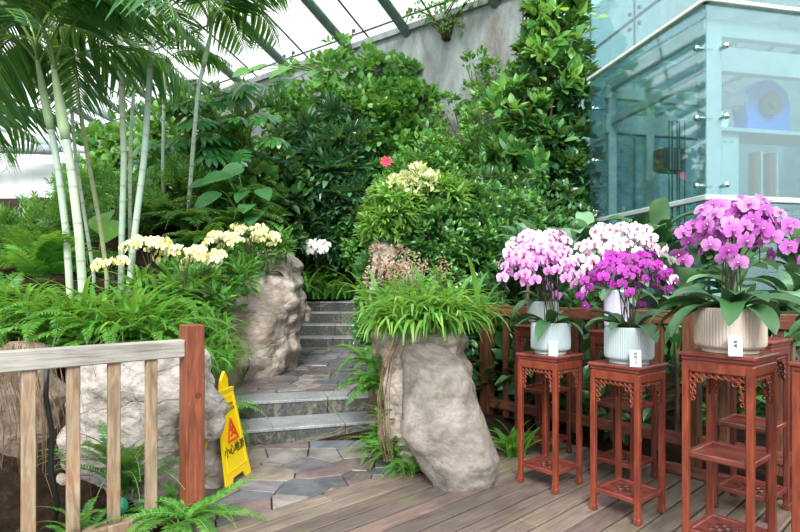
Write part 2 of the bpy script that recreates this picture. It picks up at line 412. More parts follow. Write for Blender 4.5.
# foliage
M['lf_palm'] = leafmat('palm_leaflets', ['#2f6a3e', '#47854c', '#5c9a58', '#3a7a58'], .3, .35)
M['lf_palm_light'] = leafmat('palm_leaflets_light', ['#4b8a35', '#6aa53f', '#3c7a3a'], .4, .4)
M['lf_fern'] = leafmat('bright_fern', ['#458a2c', '#5ca03a', '#7ab64c', '#4c9236'], .45, .4)
M['lf_fern_dark'] = leafmat('dark_fern', ['#2c6a30', '#3c7f38', '#4f9444', '#2f6b3d'], .45, .35)
M['lf_fern_mid'] = leafmat('mid_fern', ['#3d7f2c', '#57993a', '#6aab48', '#3c7c34'], .45, .35)
M['lf_grass'] = leafmat('strap_grass', ['#40802c', '#58983a', '#7cb24c', '#35732a', '#90bd5a'], .4, .4)
M['lf_ivy'] = leafmat('ivy', ['#357532', '#579c46', '#7ab95c', '#43863f', '#98cc72'], .4, .35)
M['lf_dark'] = leafmat('dark_glossy', ['#2a5a3c', '#3a7048', '#558c5c', '#3f7652', '#74a67c'], .26, .2, .7)
M['lf_shrub'] = leafmat('shrub_green', ['#265c2c', '#3a7636', '#559646', '#2b6338', '#74b058'], .3, .28, .6)
M['lf_shrub_light'] = leafmat('shrub_light', ['#417f38', '#62a04a', '#86bd62', '#4c8c44'], .4, .35)
M['lf_lime'] = leafmat('lime_leaves', ['#7fc23a', '#9ad150', '#b4dd6a', '#5fa835'], .4, .45)
M['lf_vine_dark'] = leafmat('vine_dark', ['#234f2a', '#316534', '#478043', '#2a5a36', '#5d9654'], .3, .22, .6)
M['lf_monstera'] = leafmat('monstera', ['#2a6a30', '#3a8038', '#4f9a46', '#2f6f3e'], .3, .25, .55)
M['lf_ear'] = leafmat('elephant_ear', ['#4a8f52', '#65a868', '#3b7f42'], .3, .3)
M['lf_orchid'] = leafmat('orchid_leaf', ['#1f4326', '#29522f', '#37633a', '#244a2b'], .4, .10, .5, tcol='#6fa050')
M['lf_orchid_pale'] = leafmat('orchid_leaf_pale', ['#7eaa84', '#93b994', '#6b9c70', '#a6c8a0'], .3, .25, .5, tcol='#b4d890')
M['lf_moss'] = leafmat('moss_fern', ['#5a9a3e', '#78b256', '#3f7f38'], .6, .3, .2)
M['lf_cream'] = leafmat('cream_variegated', ['#e8e7b8', '#d8e09a', '#c4d47c', '#f0eed0'], .5, .4, .3, tcol='#f0f0c0')
M['lf_dry'] = leafmat('dry_bracts', ['#b59a80', '#c9b29a', '#a08468', '#cfb8b0'], .7, .3, .1, tcol='#d8c0a0')
M['petal'] = tintmat('petals', .5, .18, .25, .05)
M['stem'] = plain('dark_stem', '#2c2a1c', .5)
M['stem_green'] = plain('green_stem', '#5d7a38', .5)
M['lf_yellowgreen'] = leafmat('yellow_green_leaves', ['#5c9634', '#79ae48', '#98c262', '#4d8a34'], .4, .35)
# ------------------------------------------------------------------ camera, world, light
cam = bpy.data.cameras.new('camera'); co = bpy.data.objects.new('camera', cam); COL.objects.link(co)
co.location = (0, 0, HZ); co.rotation_euler = (R(90), 0, 0); cam.lens = F/800*36; cam.sensor_width = 36; cam.shift_y = (HY-266)/800
cam.clip_end = 200; SC.camera = co
w = bpy.data.worlds.new('overcast'); SC.world = w; w.use_nodes = True; nt = w.node_tree; nt.nodes.clear()
bg = nt.nodes.new('ShaderNodeBackground'); wo = nt.nodes.new('ShaderNodeOutputWorld')
tc = nt.nodes.new('ShaderNodeTexCoord'); sx = nt.nodes.new('ShaderNodeSeparateXYZ'); rp = nt.nodes.new('ShaderNodeValToRGB')
nt.links.new(tc.outputs['Generated'], sx.inputs[0]); nt.links.new(sx.outputs['Z'], rp.inputs['Fac'])
rp.color_ramp.elements[0].position = 0.0; rp.color_ramp.elements[0].color = (.62, .70, .72, 1)
rp.color_ramp.elements[1].position = .35; rp.color_ramp.elements[1].color = (1, 1, 1, 1)
nt.links.new(rp.outputs['Color'], bg.inputs['Color']); bg.inputs['Strength'].default_value = 1.5
nt.links.new(bg.outputs[0], wo.inputs[0])
sl = bpy.data.lights.new('sun', 'SUN'); sl.energy = 3.6; sl.angle = R(22); sl.color = (1, .985, .95)
so = bpy.data.objects.new('sun', sl); COL.objects.link(so); so.rotation_euler = (R(50), R(-14), R(8))
SC.view_settings.view_transform = 'Standard'; SC.view_settings.look = 'None'; SC.view_settings.gamma = 1
SC.view_settings.use_curve_mapping = False; SC.view_settings.exposure = 0.57

# ------------------------------------------------------------------ ground frame: u along the planks, v across
U = Vector((.7303, .6831, 0)); Vv = Vector((-.6831, .7303, 0))
def uv(u, v, z=0.0): q = U*u+Vv*v; q.z = z; return q
ANG = math.atan2(U.y, U.x)
def sst(a, b, x): t = min(1, max(0, (x-a)/(b-a))); return t*t*(3-2*t)
def lerp_tab(tab, y):
    if y <= tab[0][0]: return tab[0][1]
    for (a, p), (b, q) in zip(tab, tab[1:]):
        if y <= b: return p+(q-p)*(y-a)/(b-a)
    return tab[-1][1]
XL = [(3.3, -1.35), (4.6, -1.5), (6, -1.85), (8, -1.95), (10, -1.95), (14, -2.1)]
XR = [(3.3, .3), (4.3, 0.0), (5, -.2), (6.5, -.4), (8.5, -.62), (10, -.7), (14, -.6)]
PZ = [(3.3, 0), (4.75, 0), (5.3, .25), (9.9, .25), (10.1, .4), (11.4, 1.05), (14, 1.1)]
BL = [(3.3, .35), (4.0, .75), (5, 1.0), (6, 1.2), (7, 1.6), (8, 2.05), (9, 2.5), (10, 2.8), (13, 3.5), (18, 4)]
BR = [(4.2, .55), (5, .9), (6.5, 1.1), (9, 1.3), (12, 1.8), (18, 2.4)]
def ground(x, y):
    u = x*U.x+y*U.y; v = x*Vv.x+y*Vv.y
    p = lerp_tab(PZ, y)-.12
    if u > 4.5 and y < 8: return -.05+.25*sst(4.5, 5.2, u)
    if v < 3.0 and x > -1.6: return -.16
    l, r = lerp_tab(XL, y), lerp_tab(XR, y)
    if x < l:
        if y < 4.4: return -.1+(lerp_tab(BL, y)-.1)*sst(3.95, 4.5, v)*sst(0, .5, l-x)
        return p+(lerp_tab(BL, y)-p)*sst(0, .55, l-x)
    if x > r:
        h = lerp_tab(BR, y)
        h = h*(1-.85*sst(.5, .8, x)*(1-sst(5.6, 6.5, y)))*(1-.7*sst(1.6, 3, x)*(1-sst(6.5, 8, y)))
        return p+(h-p)*sst(0, .5, x-r)*(sst(3.05, 3.5, v) if y < 6 else 1)
    return p
b = MB(); x0, x1, y0, y1, st = -14, 9, 2.2, 24, .2
nx, ny = int((x1-x0)/st)+1, int((y1-y0)/st)+1; vv = []
for j in range(ny):
    for i in range(nx):
        x, y = x0+i*st, y0+j*st; h = ground(x, y)
        if h > .0: h += .06*mnoise.noise(Vector((x*1.7, y*1.7, 0)))
        vv.append((x, y, h))
b.add(vv, [(j*nx+i, j*nx+i+1, (j+1)*nx+i+1, (j+1)*nx+i) for j in range(ny-1) for i in range(nx-1)])
struct('ground', b, M['soil'], True)
b = MB(); b.box((0, 0, -.3), (60, 60, .1)); struct('ground_slab', b, M['soil'])

# ------------------------------------------------------------------ deck
b = MB(); pw = .142; k = 0; rr = random.Random(5)
v = 3.073
while v > -1.4:
    u = -3.4+rr.random()*1.2-.8; umax = 4.47
    while u < umax:
        L = rr.choice([1.2, 1.6, 2.0, 2.4]); e = min(u+L, umax)
        if e-u > .1: b.box(((u+e)/2, v-pw/2, -.02), (e-u-.006, pw-.015, .04), None, 0, .004)
        u = e
    v -= pw
for k2 in range(3):
    v0 = 3.073+pw*k2
    u = -2.4
    while u < 1.28-.16*k2:
        e = min(u+1.35+.3*k2, 1.28-.16*k2); b.box(((u+e)/2, v0+pw/2, -.02), (e-u-.006, pw-.015, .04), None, 0, .004); u = e
o = struct('floor', b, M['deck']); o.rotation_euler = (0, 0, ANG)
b = MB()
for uu in (-2.5, -1.2, .1, 1.4, 2.7, 4.0): b.box((uu, .8, -.09), (.08, 4.4, .09))
o = struct('floor_joists', b, M['bark']); o.rotation_euler = (0, 0, ANG)

# ------------------------------------------------------------------ flagstones (Voronoi cells cut from the region)
def clip(poly, n, d):               # keep n.p <= d
    out = []
    for i in range(len(poly)):
        a, c = poly[i], poly[(i+1) % len(poly)]; da, dc = n[0]*a[0]+n[1]*a[1]-d, n[0]*c[0]+n[1]*c[1]-d
        if da <= 0: out.append(a)
        if da*dc < 0: q = da/(da-dc); out.append((a[0]+(c[0]-a[0])*q, a[1]+(c[1]-a[1])*q))
    return out
def flags(name, region, z, cell, seed):
    rg = random.Random(seed); xs = [p[0] for p in region]; ys = [p[1] for p in region]
    pts = []; y = min(ys)-cell
    while y < max(ys)+cell:
        x = min(xs)-cell
        while x < max(xs)+cell: pts.append((x+rg.uniform(-.42, .42)*cell, y+rg.uniform(-.42, .42)*cell)); x += cell
        y += cell*.85
    b = MB()
    for i, p in enumerate(pts):
        poly = list(region)
        for j, q in enumerate(pts):
            if i == j: continue
            dx, dy = q[0]-p[0], q[1]-p[1]; dd = dx*dx+dy*dy
            if dd > (2.6*cell)**2: continue
            L = math.sqrt(dd); n = (dx/L, dy/L)
            poly = clip(poly, n, n[0]*(p[0]+q[0])/2+n[1]*(p[1]+q[1])/2-.0045)
            if len(poly) < 3: break
        if len(poly) < 3: continue
        cx = sum(a[0] for a in poly)/len(poly); cy = sum(a[1] for a in poly)/len(poly)
        # roughen the outline
        q = []
        for a, c in zip(poly, poly[1:]+poly[:1]):
            L = math.hypot(c[0]-a[0], c[1]-a[1]); m = max(1, int(L/.06))
            for s in range(m):
                t = s/m; x, y = a[0]+(c[0]-a[0])*t, a[1]+(c[1]-a[1])*t
                nn = mnoise.noise(Vector((x*9, y*9, seed)))*.008
                q.append((x+(cx-x)*(abs(nn)*1.2), y+(cy-y)*(abs(nn)*1.2)))
        n = len(q); h = z+rg.uniform(-.004, .004); v = [(x, y, h-.03) for x, y in q]+[(x, y, h-.006) for x, y in q]
        v += [(x+(cx-x)*.03, y+(cy-y)*.03, h) for x, y in q]
        f = [tuple(range(2*n, 3*n))]
        for k in range(n):
            k2 = (k+1) % n; f += [(k, k2, n+k2, n+k), (n+k, n+k2, 2*n+k2, 2*n+k)]
        b.add(v, f)
    struct(name, b, M['flag'])
S1a, S1b = Vector((-1.60, 4.75)), Vector((.35, 5.363))          # foot of the lowest riser
S2a, S2b = Vector((-1.70, 5.19)), Vector((.05, 5.67))          # foot of the second riser
low = [tuple(uv(1.28, 3.22)[:2]), tuple(uv(1.30, 3.08)[:2]), tuple(uv(3.4, 3.08)[:2]), (.35, 5.3), tuple(S1b), tuple(S1a), (-1.9, 4.6), (-1.75, 3.6)]
flags('floor_path', low, .0, .31, 3)
up = [tuple(S2a+Vector((-.3, .3))), tuple(S2b+Vector((0, .3))), (-.1, 7), (-.5, 10.0), (-2.3, 10.0), (-2.5, 7)]
flags('floor_landing', up, .30, .28, 8)
b = MB()
b.add([(x, y, -.02) for x, y in low], [tuple(range(len(low)))]); b.add([(x, y, .28) for x, y in up], [tuple(range(len(up)))])
struct('floor_grout', b, M['grout'])

# ------------------------------------------------------------------ stone steps (each a course of two blocks)
def step(a, c, depth, z0, z1, split, label, over=.0):
    a = Vector((a[0], a[1], 0)); c = Vector((c[0], c[1], 0)); d = (c-a).normalized(); nrm = Vector((-d.y, d.x, 0)); L = (c-a).length
    b = MB(); rot = Matrix((d, nrm, Vector((0, 0, 1)))).transposed()
    for s0, s1 in ((0, split), (split, 1)):
        m = a+d*L*(s0+s1)/2+nrm*depth/2; w = L*(s1-s0)-.006
        b.box((m.x, m.y, (z0+z1-.03)/2), (w, depth, z1-z0-.03), rot, 1, .004)
        b.box((m.x-nrm.x*.006, m.y-nrm.y*.006, z1-.016), (w, depth+.012, .03), rot, 0, .006)
    o = b.build('stone_step', [M['tread'], M['riser']]); return tag(o, label, 'step', 'granite steps on the garden path')
step(S1a, S1b, .46, -.02, .14, .56, 'lowest granite step, rising from the flagstones beside the yellow sign')
step(S2a, S2b, .38, .10, .30, .56, 'second granite step from the deck, edging the flagstone landing')
step((-2.2, 10.0), (-.45, 10.02), .5, .26, .477, .55, 'bottom step of the far flight, directly above the landing')
step((-2.2, 10.42), (-.45, 10.44), .5, .44, .683, .55, 'second step of the far flight with a wet dark patch below it')
step((-2.02, 10.84), (-.35, 10.86), .5, .65, .90, .5, 'third step of the far flight, plain grey granite')
step((-2.0, 11.26), (-.3, 11.28), .8, .86, 1.10, .2, 'top step of the far flight with a pale patched end block')
b = MB(); b.box((-1.2, 13.4, 1.05), (2.2, 2.8, .1)); struct('floor_upper_path', b, M['tread'])

# ------------------------------------------------------------------ back concrete wall, roof, glazing
Wd = Vector((-1.37, 1, 0)).normalized(); W0 = Vector((1.09, 12, 0)); Wn = Vector((-Wd.y, Wd.x, 0))*1.0
if Wn.y > 0: Wn = -Wn                  # towards the camera
def wp(s, z=0, off=0): q = W0+Wd*s+Wn*off; q.z = z; return q
b = MB(); b.bar(wp(-1.7, 3.4, -.15), wp(16, 3.4, -.15), .3, 7.8); b.bar(wp(-1.72, 7.36, -.12), wp(16, 7.36, -.12), .42, .14)
struct('wall_back', b, M['concrete'])
rn = Vector((Wn.x, Wn.y, .42)); 
b = MB()
def rafter(s):
    b.tube([wp(s, 7.25, -.1), wp(s, 7.25, -.1)+Wn*9+Vector((0, 0, 9*.42))], .115, 12)
for s in (-1.1, .95+.2, 2.87, 5.02, 7.0, 9.0, 11.0, 13.0, 15.0): rafter(s)
struct('trim_1', b, M['steel_green'], True)
# roof panes above the rafters, thin with dark joints
b = MB(); up3 = Vector((0, 0, .42)); joints = MB()
cuts = [-3.2, -1.3, .6, 2.45, 4.55, 6.7, 8.7, 10.7, 12.7, 14.7, 16.7]
for s0, s1 in zip(cuts, cuts[1:]):
    for a0 in (-.2, 1.6, 3.4, 5.2, 7.0):
        a1 = a0+1.8; q = [wp(s, 7.25+.42*a, a)+up3 for s, a in ((s0, a0), (s1, a0), (s1, a1), (s0, a1))]
        m = sum(q, Vector())/4; q = [p+(m-p)*.008 for p in q]
        n = (q[1]-q[0]).cross(q[2]-q[0]).normalized()*.006; b.add([tuple(p-n) for p in q]+[tuple(p+n) for p in q], [(0,1,2,3),(7,6,5,4),(0,4,5,1),(1,5,6,2),(2,6,7,3),(3,7,4,0)])
for s in cuts[1:-1]:
    joints.bar(wp(s, 7.25-.084, -.2)+up3, wp(s, 7.25+.42*8.8, 8.8)+up3, .035, .03)
for a in (.0, 1.6, 3.4, 5.2, 7.0): joints.bar(wp(cuts[0], 7.25+.42*a, a)+up3, wp(cuts[-1], 7.25+.42*a, a)+up3, .035, .03)
struct('ceiling', b, M['glass_roof']); struct('trim_2', joints, M['steel_dark'])
b = MB()
for s in (1.15, 2.87, 5.02, -1.1, 7.0):
    for a in (.1, 1.6, 3.4):
        c = wp(s, 7.25+.42*a, a)
        for ds in (-.18, .18):
            b.tube([c+Vector((0, 0, .1)), c+Wd*(s*0+ds)+up3*1.0], .016, 6); b.tube([c+Wd*ds+up3+Vector((0, 0, -.03)), c+Wd*ds+up3+Vector((0, 0, .03))], .045, 8)
struct('trim_3', b, M['dark_metal'])
# tubes at the far end of the glasshouse (left)
b = MB()
b.tube([P(-60, 146, 17), P(52, 150, 17)], .16, 10); b.tube([P(-60, 105, 17.2), P(60, 149, 17.2)], .12, 10); b.tube([P(60, 92, 17.4), P(112, 118, 17.4)], .13, 10)
b.tube([P(-60, 85, 17.6), P(-60, 240, 17.6)], .15, 10); b.tube([P(52, 149, 17.3), P(110, 152, 17.3)], .1, 10)
struct('trim_4', b, M['steel_pale'], True)
# end wall behind the palms
b = MB(); b.bar((-17, 18.6, 2.0), (-9.2, 17.6, 2.0), .2, 6.8); struct('wall_left', b, plain('pale_render', '#ccd2d2', .8, var=.12, vs=2))

# teal curtain wall beyond the glass enclosure
cd = Vector((-.2055, .9786, 0)); C0 = Vector((5.75, 16, 0))
b = MB(); j = MB(); fit = MB()
def cpt(s, z): q = C0+cd*s; q.z = z; return q
svert = [-9.0, -6.6, -4.2, -1.75, .35, 2.7, 5.1, 7.5]
zrow = [0, 2.8, 5.6, 8.4, 11.2, 14]
nrmc = Vector((-cd.y, cd.x, 0))
for s0, s1 in zip(svert, svert[1:]):
    for z0, z1 in zip(zrow, zrow[1:]): b.bar(cpt(s0+.015, (z0+z1)/2), cpt(s1-.015, (z0+z1)/2), .02, z1-z0-.03)
for s in svert: j.bar(cpt(s, 0), cpt(s, 14), .04, .03, up=(0, 1, 0))
for z in zrow[1:]: j.bar(cpt(svert[0], z), cpt(svert[-1], z), .04, .06)
for s in svert[1:-1]:
    for z in zrow[1:-1]:
        for ds in (-.2, .2):
            for dz in (-.2, .2): fit.box(cpt(s+ds, z+dz)+nrmc*.0, (.09, .09, .09), None, 0, .02)
struct('window_1', b, M['glass_teal']); struct('trim_5', j, M['steel_dark']); struct('trim_6', fit, M['dark_metal'])
b = MB(); b.bar(cpt(-9, 5)+Vector((1.6, 0, 0)), cpt(8, 5)+Vector((1.6, 0, 0)), .2, 12)
struct('wall_right', b, plain('pale_blue_grey_render', '#93b3b8', .8, var=.15, vs=1))
# strip of light glass between concrete and curtain wall
b = MB(); b.bar(wp(-1.78, 4, -.1), wp(-4.2, 4, -.1), .03, 9.6); struct('window_2', b, M['glass_teal'])
b = MB(); b.tube([wp(-1.8, 0, .05), wp(-1.8, 9, .05)], .05, 8); struct('trim_7', b, M['white_frame'])
# ------------------------------------------------------------------ glass enclosure
gd = Vector((-.2055, .9786, 0)); gr = Vector((.9786, .2055, 0)); G0 = Vector((3.63, 6.5, 0))
def gp(a, d, z): q = G0+gr*a+gd*d; q.z = z; return q
GL, GW = 2.52, 2.15
enc = thing('glass_enclosure', 'large pale teal glass machine enclosure with galvanised frame behind the flower stands', 'glass enclosure', G0)
def eb(mb, name, mat, smooth=False, label=None):
    for V in mb.V: V -= np.array([G0.x, G0.y, 0])
    o = mb.build(name, mat, enc, smooth)
    if label: o['label'] = label
    return o
for (a0, d0, a1, d1) in ((0, 0, 0, GL), (0, 0, GW, 0), (0, GL, GW, GL), (GW, 0, GW, GL)):
    for z0, z1 in ((.2, 2.42), (2.5, 4.78)):
        b = MB(); b.bar(gp(a0, d0, (z0+z1)/2), gp(a1, d1, (z0+z1)/2), .014, z1-z0); eb(b, 'glass_panel', M['glass_box'])
b = MB(); q = [gp(-.05, -.05, 4.8), gp(GW, -.05, 4.8), gp(GW, GL+.05, 4.8), gp(-.05, GL+.05, 4.8)]
b.add([tuple(p) for p in q]+[tuple(p+Vector((0, 0, .015))) for p in q], [(3,2,1,0),(4,5,6,7),(0,1,5,4),(1,2,6,5),(2,3,7,6),(3,0,4,7)]); eb(b, 'glass_roof', M['glass_box'])
for (a0, d0, a1, d1) in ((0, -.03, 0, GL+.03), (-.03, 0, GW, 0)):
    b = MB(); b.bar(gp(a0, d0, 4.80), gp(a1, d1, 4.80), .10, .05, 0, .008); eb(b, 'roof_edge', M['white_frame'])
    b = MB(); b.bar(gp(a0, d0, 2.46), gp(a1, d1, 2.46), .07, .07, 0, .01); eb(b, 'sill_rail', M['steel_pale'])
for a, d in ((.22, .2), (.22, GL-.25), (1.95, .2), (1.95, GL-.25), (.9, GL-.25)):
    b = MB(); wdt = .2 if d < 1 else .13
    b.bar(gp(a, d, 0), gp(a, d, 4.55), wdt, wdt, 0, .01, up=(0, 1, 0)); eb(b, 'column', M['steel_pale'])
for args in (((.22, .2, 4.62), (.22, GL-.2, 4.62), .12, .16), ((.8, .2, 4.62), (.8, GL-.2, 4.62), .1, .14), ((1.4, .2, 4.62), (1.4, GL-.2, 4.62), .1, .14),
             ((.1, .2, 4.58), (GW, .2, 4.58), .1, .22), ((.1, .2, 4.2), (GW, .2, 4.2), .1, .3), ((.1, GL-.25, 4.5), (GW, GL-.25, 4.5), .12, .2), ((.1, GL-.25, 4.0), (GW, GL-.25, 4.0), .12, .3),
             ((.22, .2, 4.05), (.22, GL-.2, 4.05), .09, .12)):
    b = MB(); b.bar(gp(*args[0]), gp(*args[1]), args[2], args[3], 0, .006); eb(b, 'beam', M['steel_pale'])
b = MB(); b.bar(gp(.15, .5, 4.72), gp(1.9, 1.0, 4.72), .03, .03); b.bar(gp(.15, 1.5, 4.72), gp(1.9, 1.5, 4.72), .03, .03); eb(b, 'roof_stay', M['chrome'])
for a, d, ins in ((0, GL-.12, (1, 0)), (0, .12, (1, 0)), (.26, 0, (0, 1))):
    for z in (2.62, 3.44, 4.28):
        b = MB(); p0 = gp(a, d, z); p1 = gp(a+.2*ins[0], d+.2*ins[1], z); o = (p0-p1).normalized()
        b.tube([p0+o*.02, p1], .018, 8); b.tube([p0+o*.01, p0+o*.045], .036, 12); eb(b, 'standoff_bolt', M['chrome'], True)
for a in (.75,): pass
b = MB(); b.bar(gp(.45, .35, 3.38), gp(GW-.05, .35, 3.38), .2, .05, 0, .005); b.bar(gp(.45, .6, 3.38), gp(GW-.05, .6, 3.38), .3, .04); eb(b, 'platform', M['steel_pale'])
b = MB()
for a, d in ((.75, 1.6), (.82, 1.62), (.89, 1.6), (.96, 1.64), (1.02, 1.6)): b.tube([gp(a, d, .3), gp(a, d, 3.9)], .011, 6)
eb(b, 'hoist_rope', M['dark_metal'])
# machine: blue winch with motor
mc = gp(1.40, .62, 3.41); ma = math.atan2(gr.y, gr.x)
wn = thing('winch_machine', 'blue round-faced hoist motor standing on the platform inside the glass enclosure', 'machine', mc, ma, None, .92)
b = MB(); pr = [(.40*math.cos(a), .40*math.sin(a)) for a in np.linspace(0, 2*PI, 13)[:-1]]
n = 12; v = [(x*.98, -.12, z+.42) for x, z in pr]+[(x*.98, .12, z+.42) for x, z in pr]
b.add(v, [tuple(range(n)), tuple(range(2*n-1, n-1, -1))]+[(k, n+k, n+(k+1) % n, (k+1) % n) for k in range(n)])
b.box((0, 0, .1), (.74, .3, .2), None, 0, .01); b.build('housing', M['blue'], wn)
b = MB(); b.tube([(0, -.2, .44), (0, -.1, .44)], .17, 20); b.tube([(0, -.26, .44), (0, -.18, .44)], .08, 14); b.build('wheel', M['dark_metal'], wn, False)
b = MB(); b.tube([(-.36, 0, .52), (-.62, 0, .52)], .13, 14); b.build('motor', M['grey_box'], wn)
cb = thing('control_cabinet', 'pale grey control cabinet hung under the platform inside the glass', 'cabinet', gp(.62, .42, 2.52), ma)
b = MB(); b.box((0, 0, .42), (.32, .18, .82), None, 0, .01); b.build('body', M['grey_box'], cb)
b = MB(); b.tube([(-.07, -.11, .72), (-.07, -.09, .72)], .008, 6); b.tube([(.05, -.11, .72), (.05, -.09, .72)], .008, 6); b.build('screw', M['dark_metal'], cb)
cb2 = thing('junction_box', 'brown-red junction box beside thin hoist ropes inside the glass enclosure', 'box', gp(.88, 1.75, 3.15), ma)
b = MB(); b.box((0, 0, .18), (.34, .2, .36), None, 0, .01); b.box((-.2, 0, .18), (.08, .16, .32), None, 1, .01); b.build('body', [M['dark_metal'], M['maroon']], cb2)
b = MB(); [b.tube([(x, -.12, .02), (x, -.12, .34)], .012, 6) for x in (-.08, -.03, .02, .07)]; b.build('cable', M['steel_pale'], cb2)
for k, (a, lab) in enumerate(((1.12, 'first brown-red counterweight plate beside the grey cabinet inside the glass'), (1.36, 'brown-red counterweight plate nearest the enclosure corner under the blue motor'))):
    o = thing('counterweight', lab, 'counterweight', gp(a, .45, 2.5), ma)
    b = MB(); b.box((0, 0, .33), (.085, .12, .66), None, 0, .01); b.build('slab', M['maroon'], o)
    b = MB(); b.tube([(.05, -.07, 0), (.05, -.07, .66)], .01, 6); b.build('cable', M['steel_pale'], o)
b = MB(); m_ = [(-.16, 0), (.0, -.02), (.02, .16), (-.1, .3), (-.16, .2)]
o = thing('flap_bracket', 'white angled bracket plate beside the blue hoist motor', 'bracket', gp(.70, .5, 3.42), ma)
b.add([(x*1.2+.04, -.02, z) for x, z in m_]+[(x*1.2+.04, .02, z) for x, z in m_], [(0,1,2,3,4), (9,8,7,6,5)]+[(k, 5+k, 5+(k+1) % 5, (k+1) % 5) for k in range(5)]); b.build('plate', M['card'], o)

# ------------------------------------------------------------------ fence by the stands
fr = thing('wooden_fence', 'dark reddish-brown wooden railing running behind the flower stands', 'fence', (0, 0, 0))
Bp = Vector((2.195, 4.12, 0)); vd = Vector((-.6831, .7303, 0))
def fp(t, z, o=0): q = Bp+vd*t+Vector((.7303, .6831, 0))*o; q.z = z; return q
def fbar(name, a, c, w_, h_, mat, up=(0, 0, 1), parent=fr):
    b = MB(); b.bar(a, c, w_, h_, 0, .006, up); return b.build(name, M[mat], parent)
for t in (0.0, 1.93, -1.75): fbar('post', fp(t, 0), fp(t, 1.235), .11, .11, 'fence_wood', tuple(vd))
for t0, t1 in ((.055, 1.875), (-1.69, -.055)):
    fbar('top_rail', fp(t0, 1.165), fp(t1, 1.165), .09, .105, 'fence_rail'); fbar('lower_rail', fp(t0, .245), fp(t1, .245), .07, .09, 'old_rail' if False else 'fence_rail')
    n = 9
    for k in range(n):
        t = t0+(t1-t0)*(k+1)/(n+1); fbar('baluster', fp(t, .12), fp(t, 1.11), .045, .06, 'fence_wood', tuple(vd))
fbar('foot_beam', fp(-1.7, .04, -.1), fp(.2, .04, -.1), .06, .07, 'fence_rail')

# ------------------------------------------------------------------ fence by the fern bed
fl = thing('wooden_railing', 'weathered grey wooden railing with slats in front of the fern bed', 'railing', (0, 0, 0))
Lp = Vector((-1.277, 3.365, 0)); ud = -U
def lp(t, z, o=0): q = Lp+ud*t+Vv*o; q.z = z; return q
b = MB(); b.bar(lp(0, -.05), lp(0, 1.17), .115, .115, 0, .006, tuple(U)); b.build('post', M['post'], fl)['label'] = 'reddish square end post with a dark knot'
b = MB(); b.tube([lp(0, .74)+Vv*-.059+U*.012, lp(0, .74)+Vv*-.0545+U*.012], .02, 14); o = b.build('knot', plain('dark_knot', '#5a2c20', .5), fl)
for t in (3.2,): b = MB(); b.bar(lp(t, 0), lp(t, 1.17), .115, .115, 0, .006, tuple(U)); b.build('post', M['post'], fl)
b = MB(); b.bar(lp(.055, 1.03), lp(3.15, 1.03), .075, .105, 0, .006); b.build('top_rail', M['old_rail'], fl)
b = MB(); b.bar(lp(.055, .045), lp(3.15, .045), .09, .08, 0, .006); b.build('bottom_rail', M['old_slat'], fl)
for k in range(14):
    t = .242+.2*k
    b = MB(); b.bar(lp(t, .085), lp(t, .98), .062, .04, 0, .004, tuple(Vv)); b.build('slat', M['old_slat'], fl)
# hose and small plastic things at its foot
b = MB(); hp = [lp(.72, 1.0, .22), lp(.73, .8, .2), lp(.70, .6, .2), lp(.71, .4, .18), lp(.68, .2, .16), lp(.7, .03, .2), lp(.8, .02, .35)]
b.tube(hp, .014, 8); tag(b.build('garden_hose', M['black_hose'], None, True), 'black garden hose hanging behind the weathered slats', 'hose')
cp = thing('plastic_cap', 'round teal plastic cap lying behind the slats near the ground', 'cap', lp(.38, .12, .12))
b = MB(); b.lathe([(.0, 0), (.045, 0), (.05, .012), (.03, .02), (.028, .032), (.0, .032)], 20); o = b.build('disc', M['teal_plastic'], cp, True); o.rotation_euler = (R(65), 0, R(20))
b = MB(); b.tube([(0, -.03, .01), (0, -.06, .0)], .008, 8); b.build('stem', M['teal_plastic'], cp)
b = MB(); pts = [lp(.55+.09*math.cos(a)*(1+.3*math.sin(3*a)), .02+.02*math.sin(2*a)+.012, .09+.07*math.sin(a)) for a in np.linspace(0, 2*PI, 28)]
b.tube(pts, .009, 6); b.tube([p+Vector((.03, .02, .02)) for p in pts[3:20]], .009, 6); tag(b.build('tubing_coil', M['cyan_plastic'], None, True), 'coil of pale blue plastic tubing on the ground behind the slats', 'tubing')

# ------------------------------------------------------------------ yellow wet-floor sign
sg = thing('wet_floor_sign', 'yellow folding wet floor warning sign beside the flagstone path', 'sign', (-1.27, 3.97, 0))
sd = Vector((.15, .989, 0)).normalized(); sn = Vector((sd.y, -sd.x, 0))      # along the panel foot / facing the path
h, tilt, wb, wt = .66, .115, .40, .25
def sgp(s, z, o=0): q = sd*s+sn*(tilt*(1-z/h)+o)*1.0; q.z = z; return q
def panel(sgn):
    def q(s, z, o): r = sd*s+sn*sgn*(tilt*(1-z/h)+o); r.z = z; return tuple(r)
    out = [(-wb/2, 0), (-wb/2+.09, 0), (-wb/2+.12, .05), (wb/2-.12, .05), (wb/2-.09, 0), (wb/2, 0), (wb/2-.012, .1), (wt/2, h), (-wt/2, h), (-wb/2+.012, .1)]
    b = MB(); n = len(out); b.add([q(s, z, 0) for s, z in out]+[q(s, z, -.012) for s, z in out], [tuple(range(n)), tuple(range(2*n-1, n-1, -1))]+[(k, (k+1) % n, n+(k+1) % n, n+k) for k in range(n)])
    r = [(-.15, .1), (.15, .1), (.105, .6), (-.105, .6)]
    for (s0, z0), (s1, z1) in zip(r, r[1:]+r[:1]): b.bar(q(s0*.98, z0, .001), q(s1*.98, z1, .001), .006, .006)
    b.bar(q(-.13, .2, .001), q(.13, .2, .001), .005, .005)
    return b
panel(1).build('front_panel', M['yellow'], sg); panel(-1).build('back_panel', M['yellow'], sg)
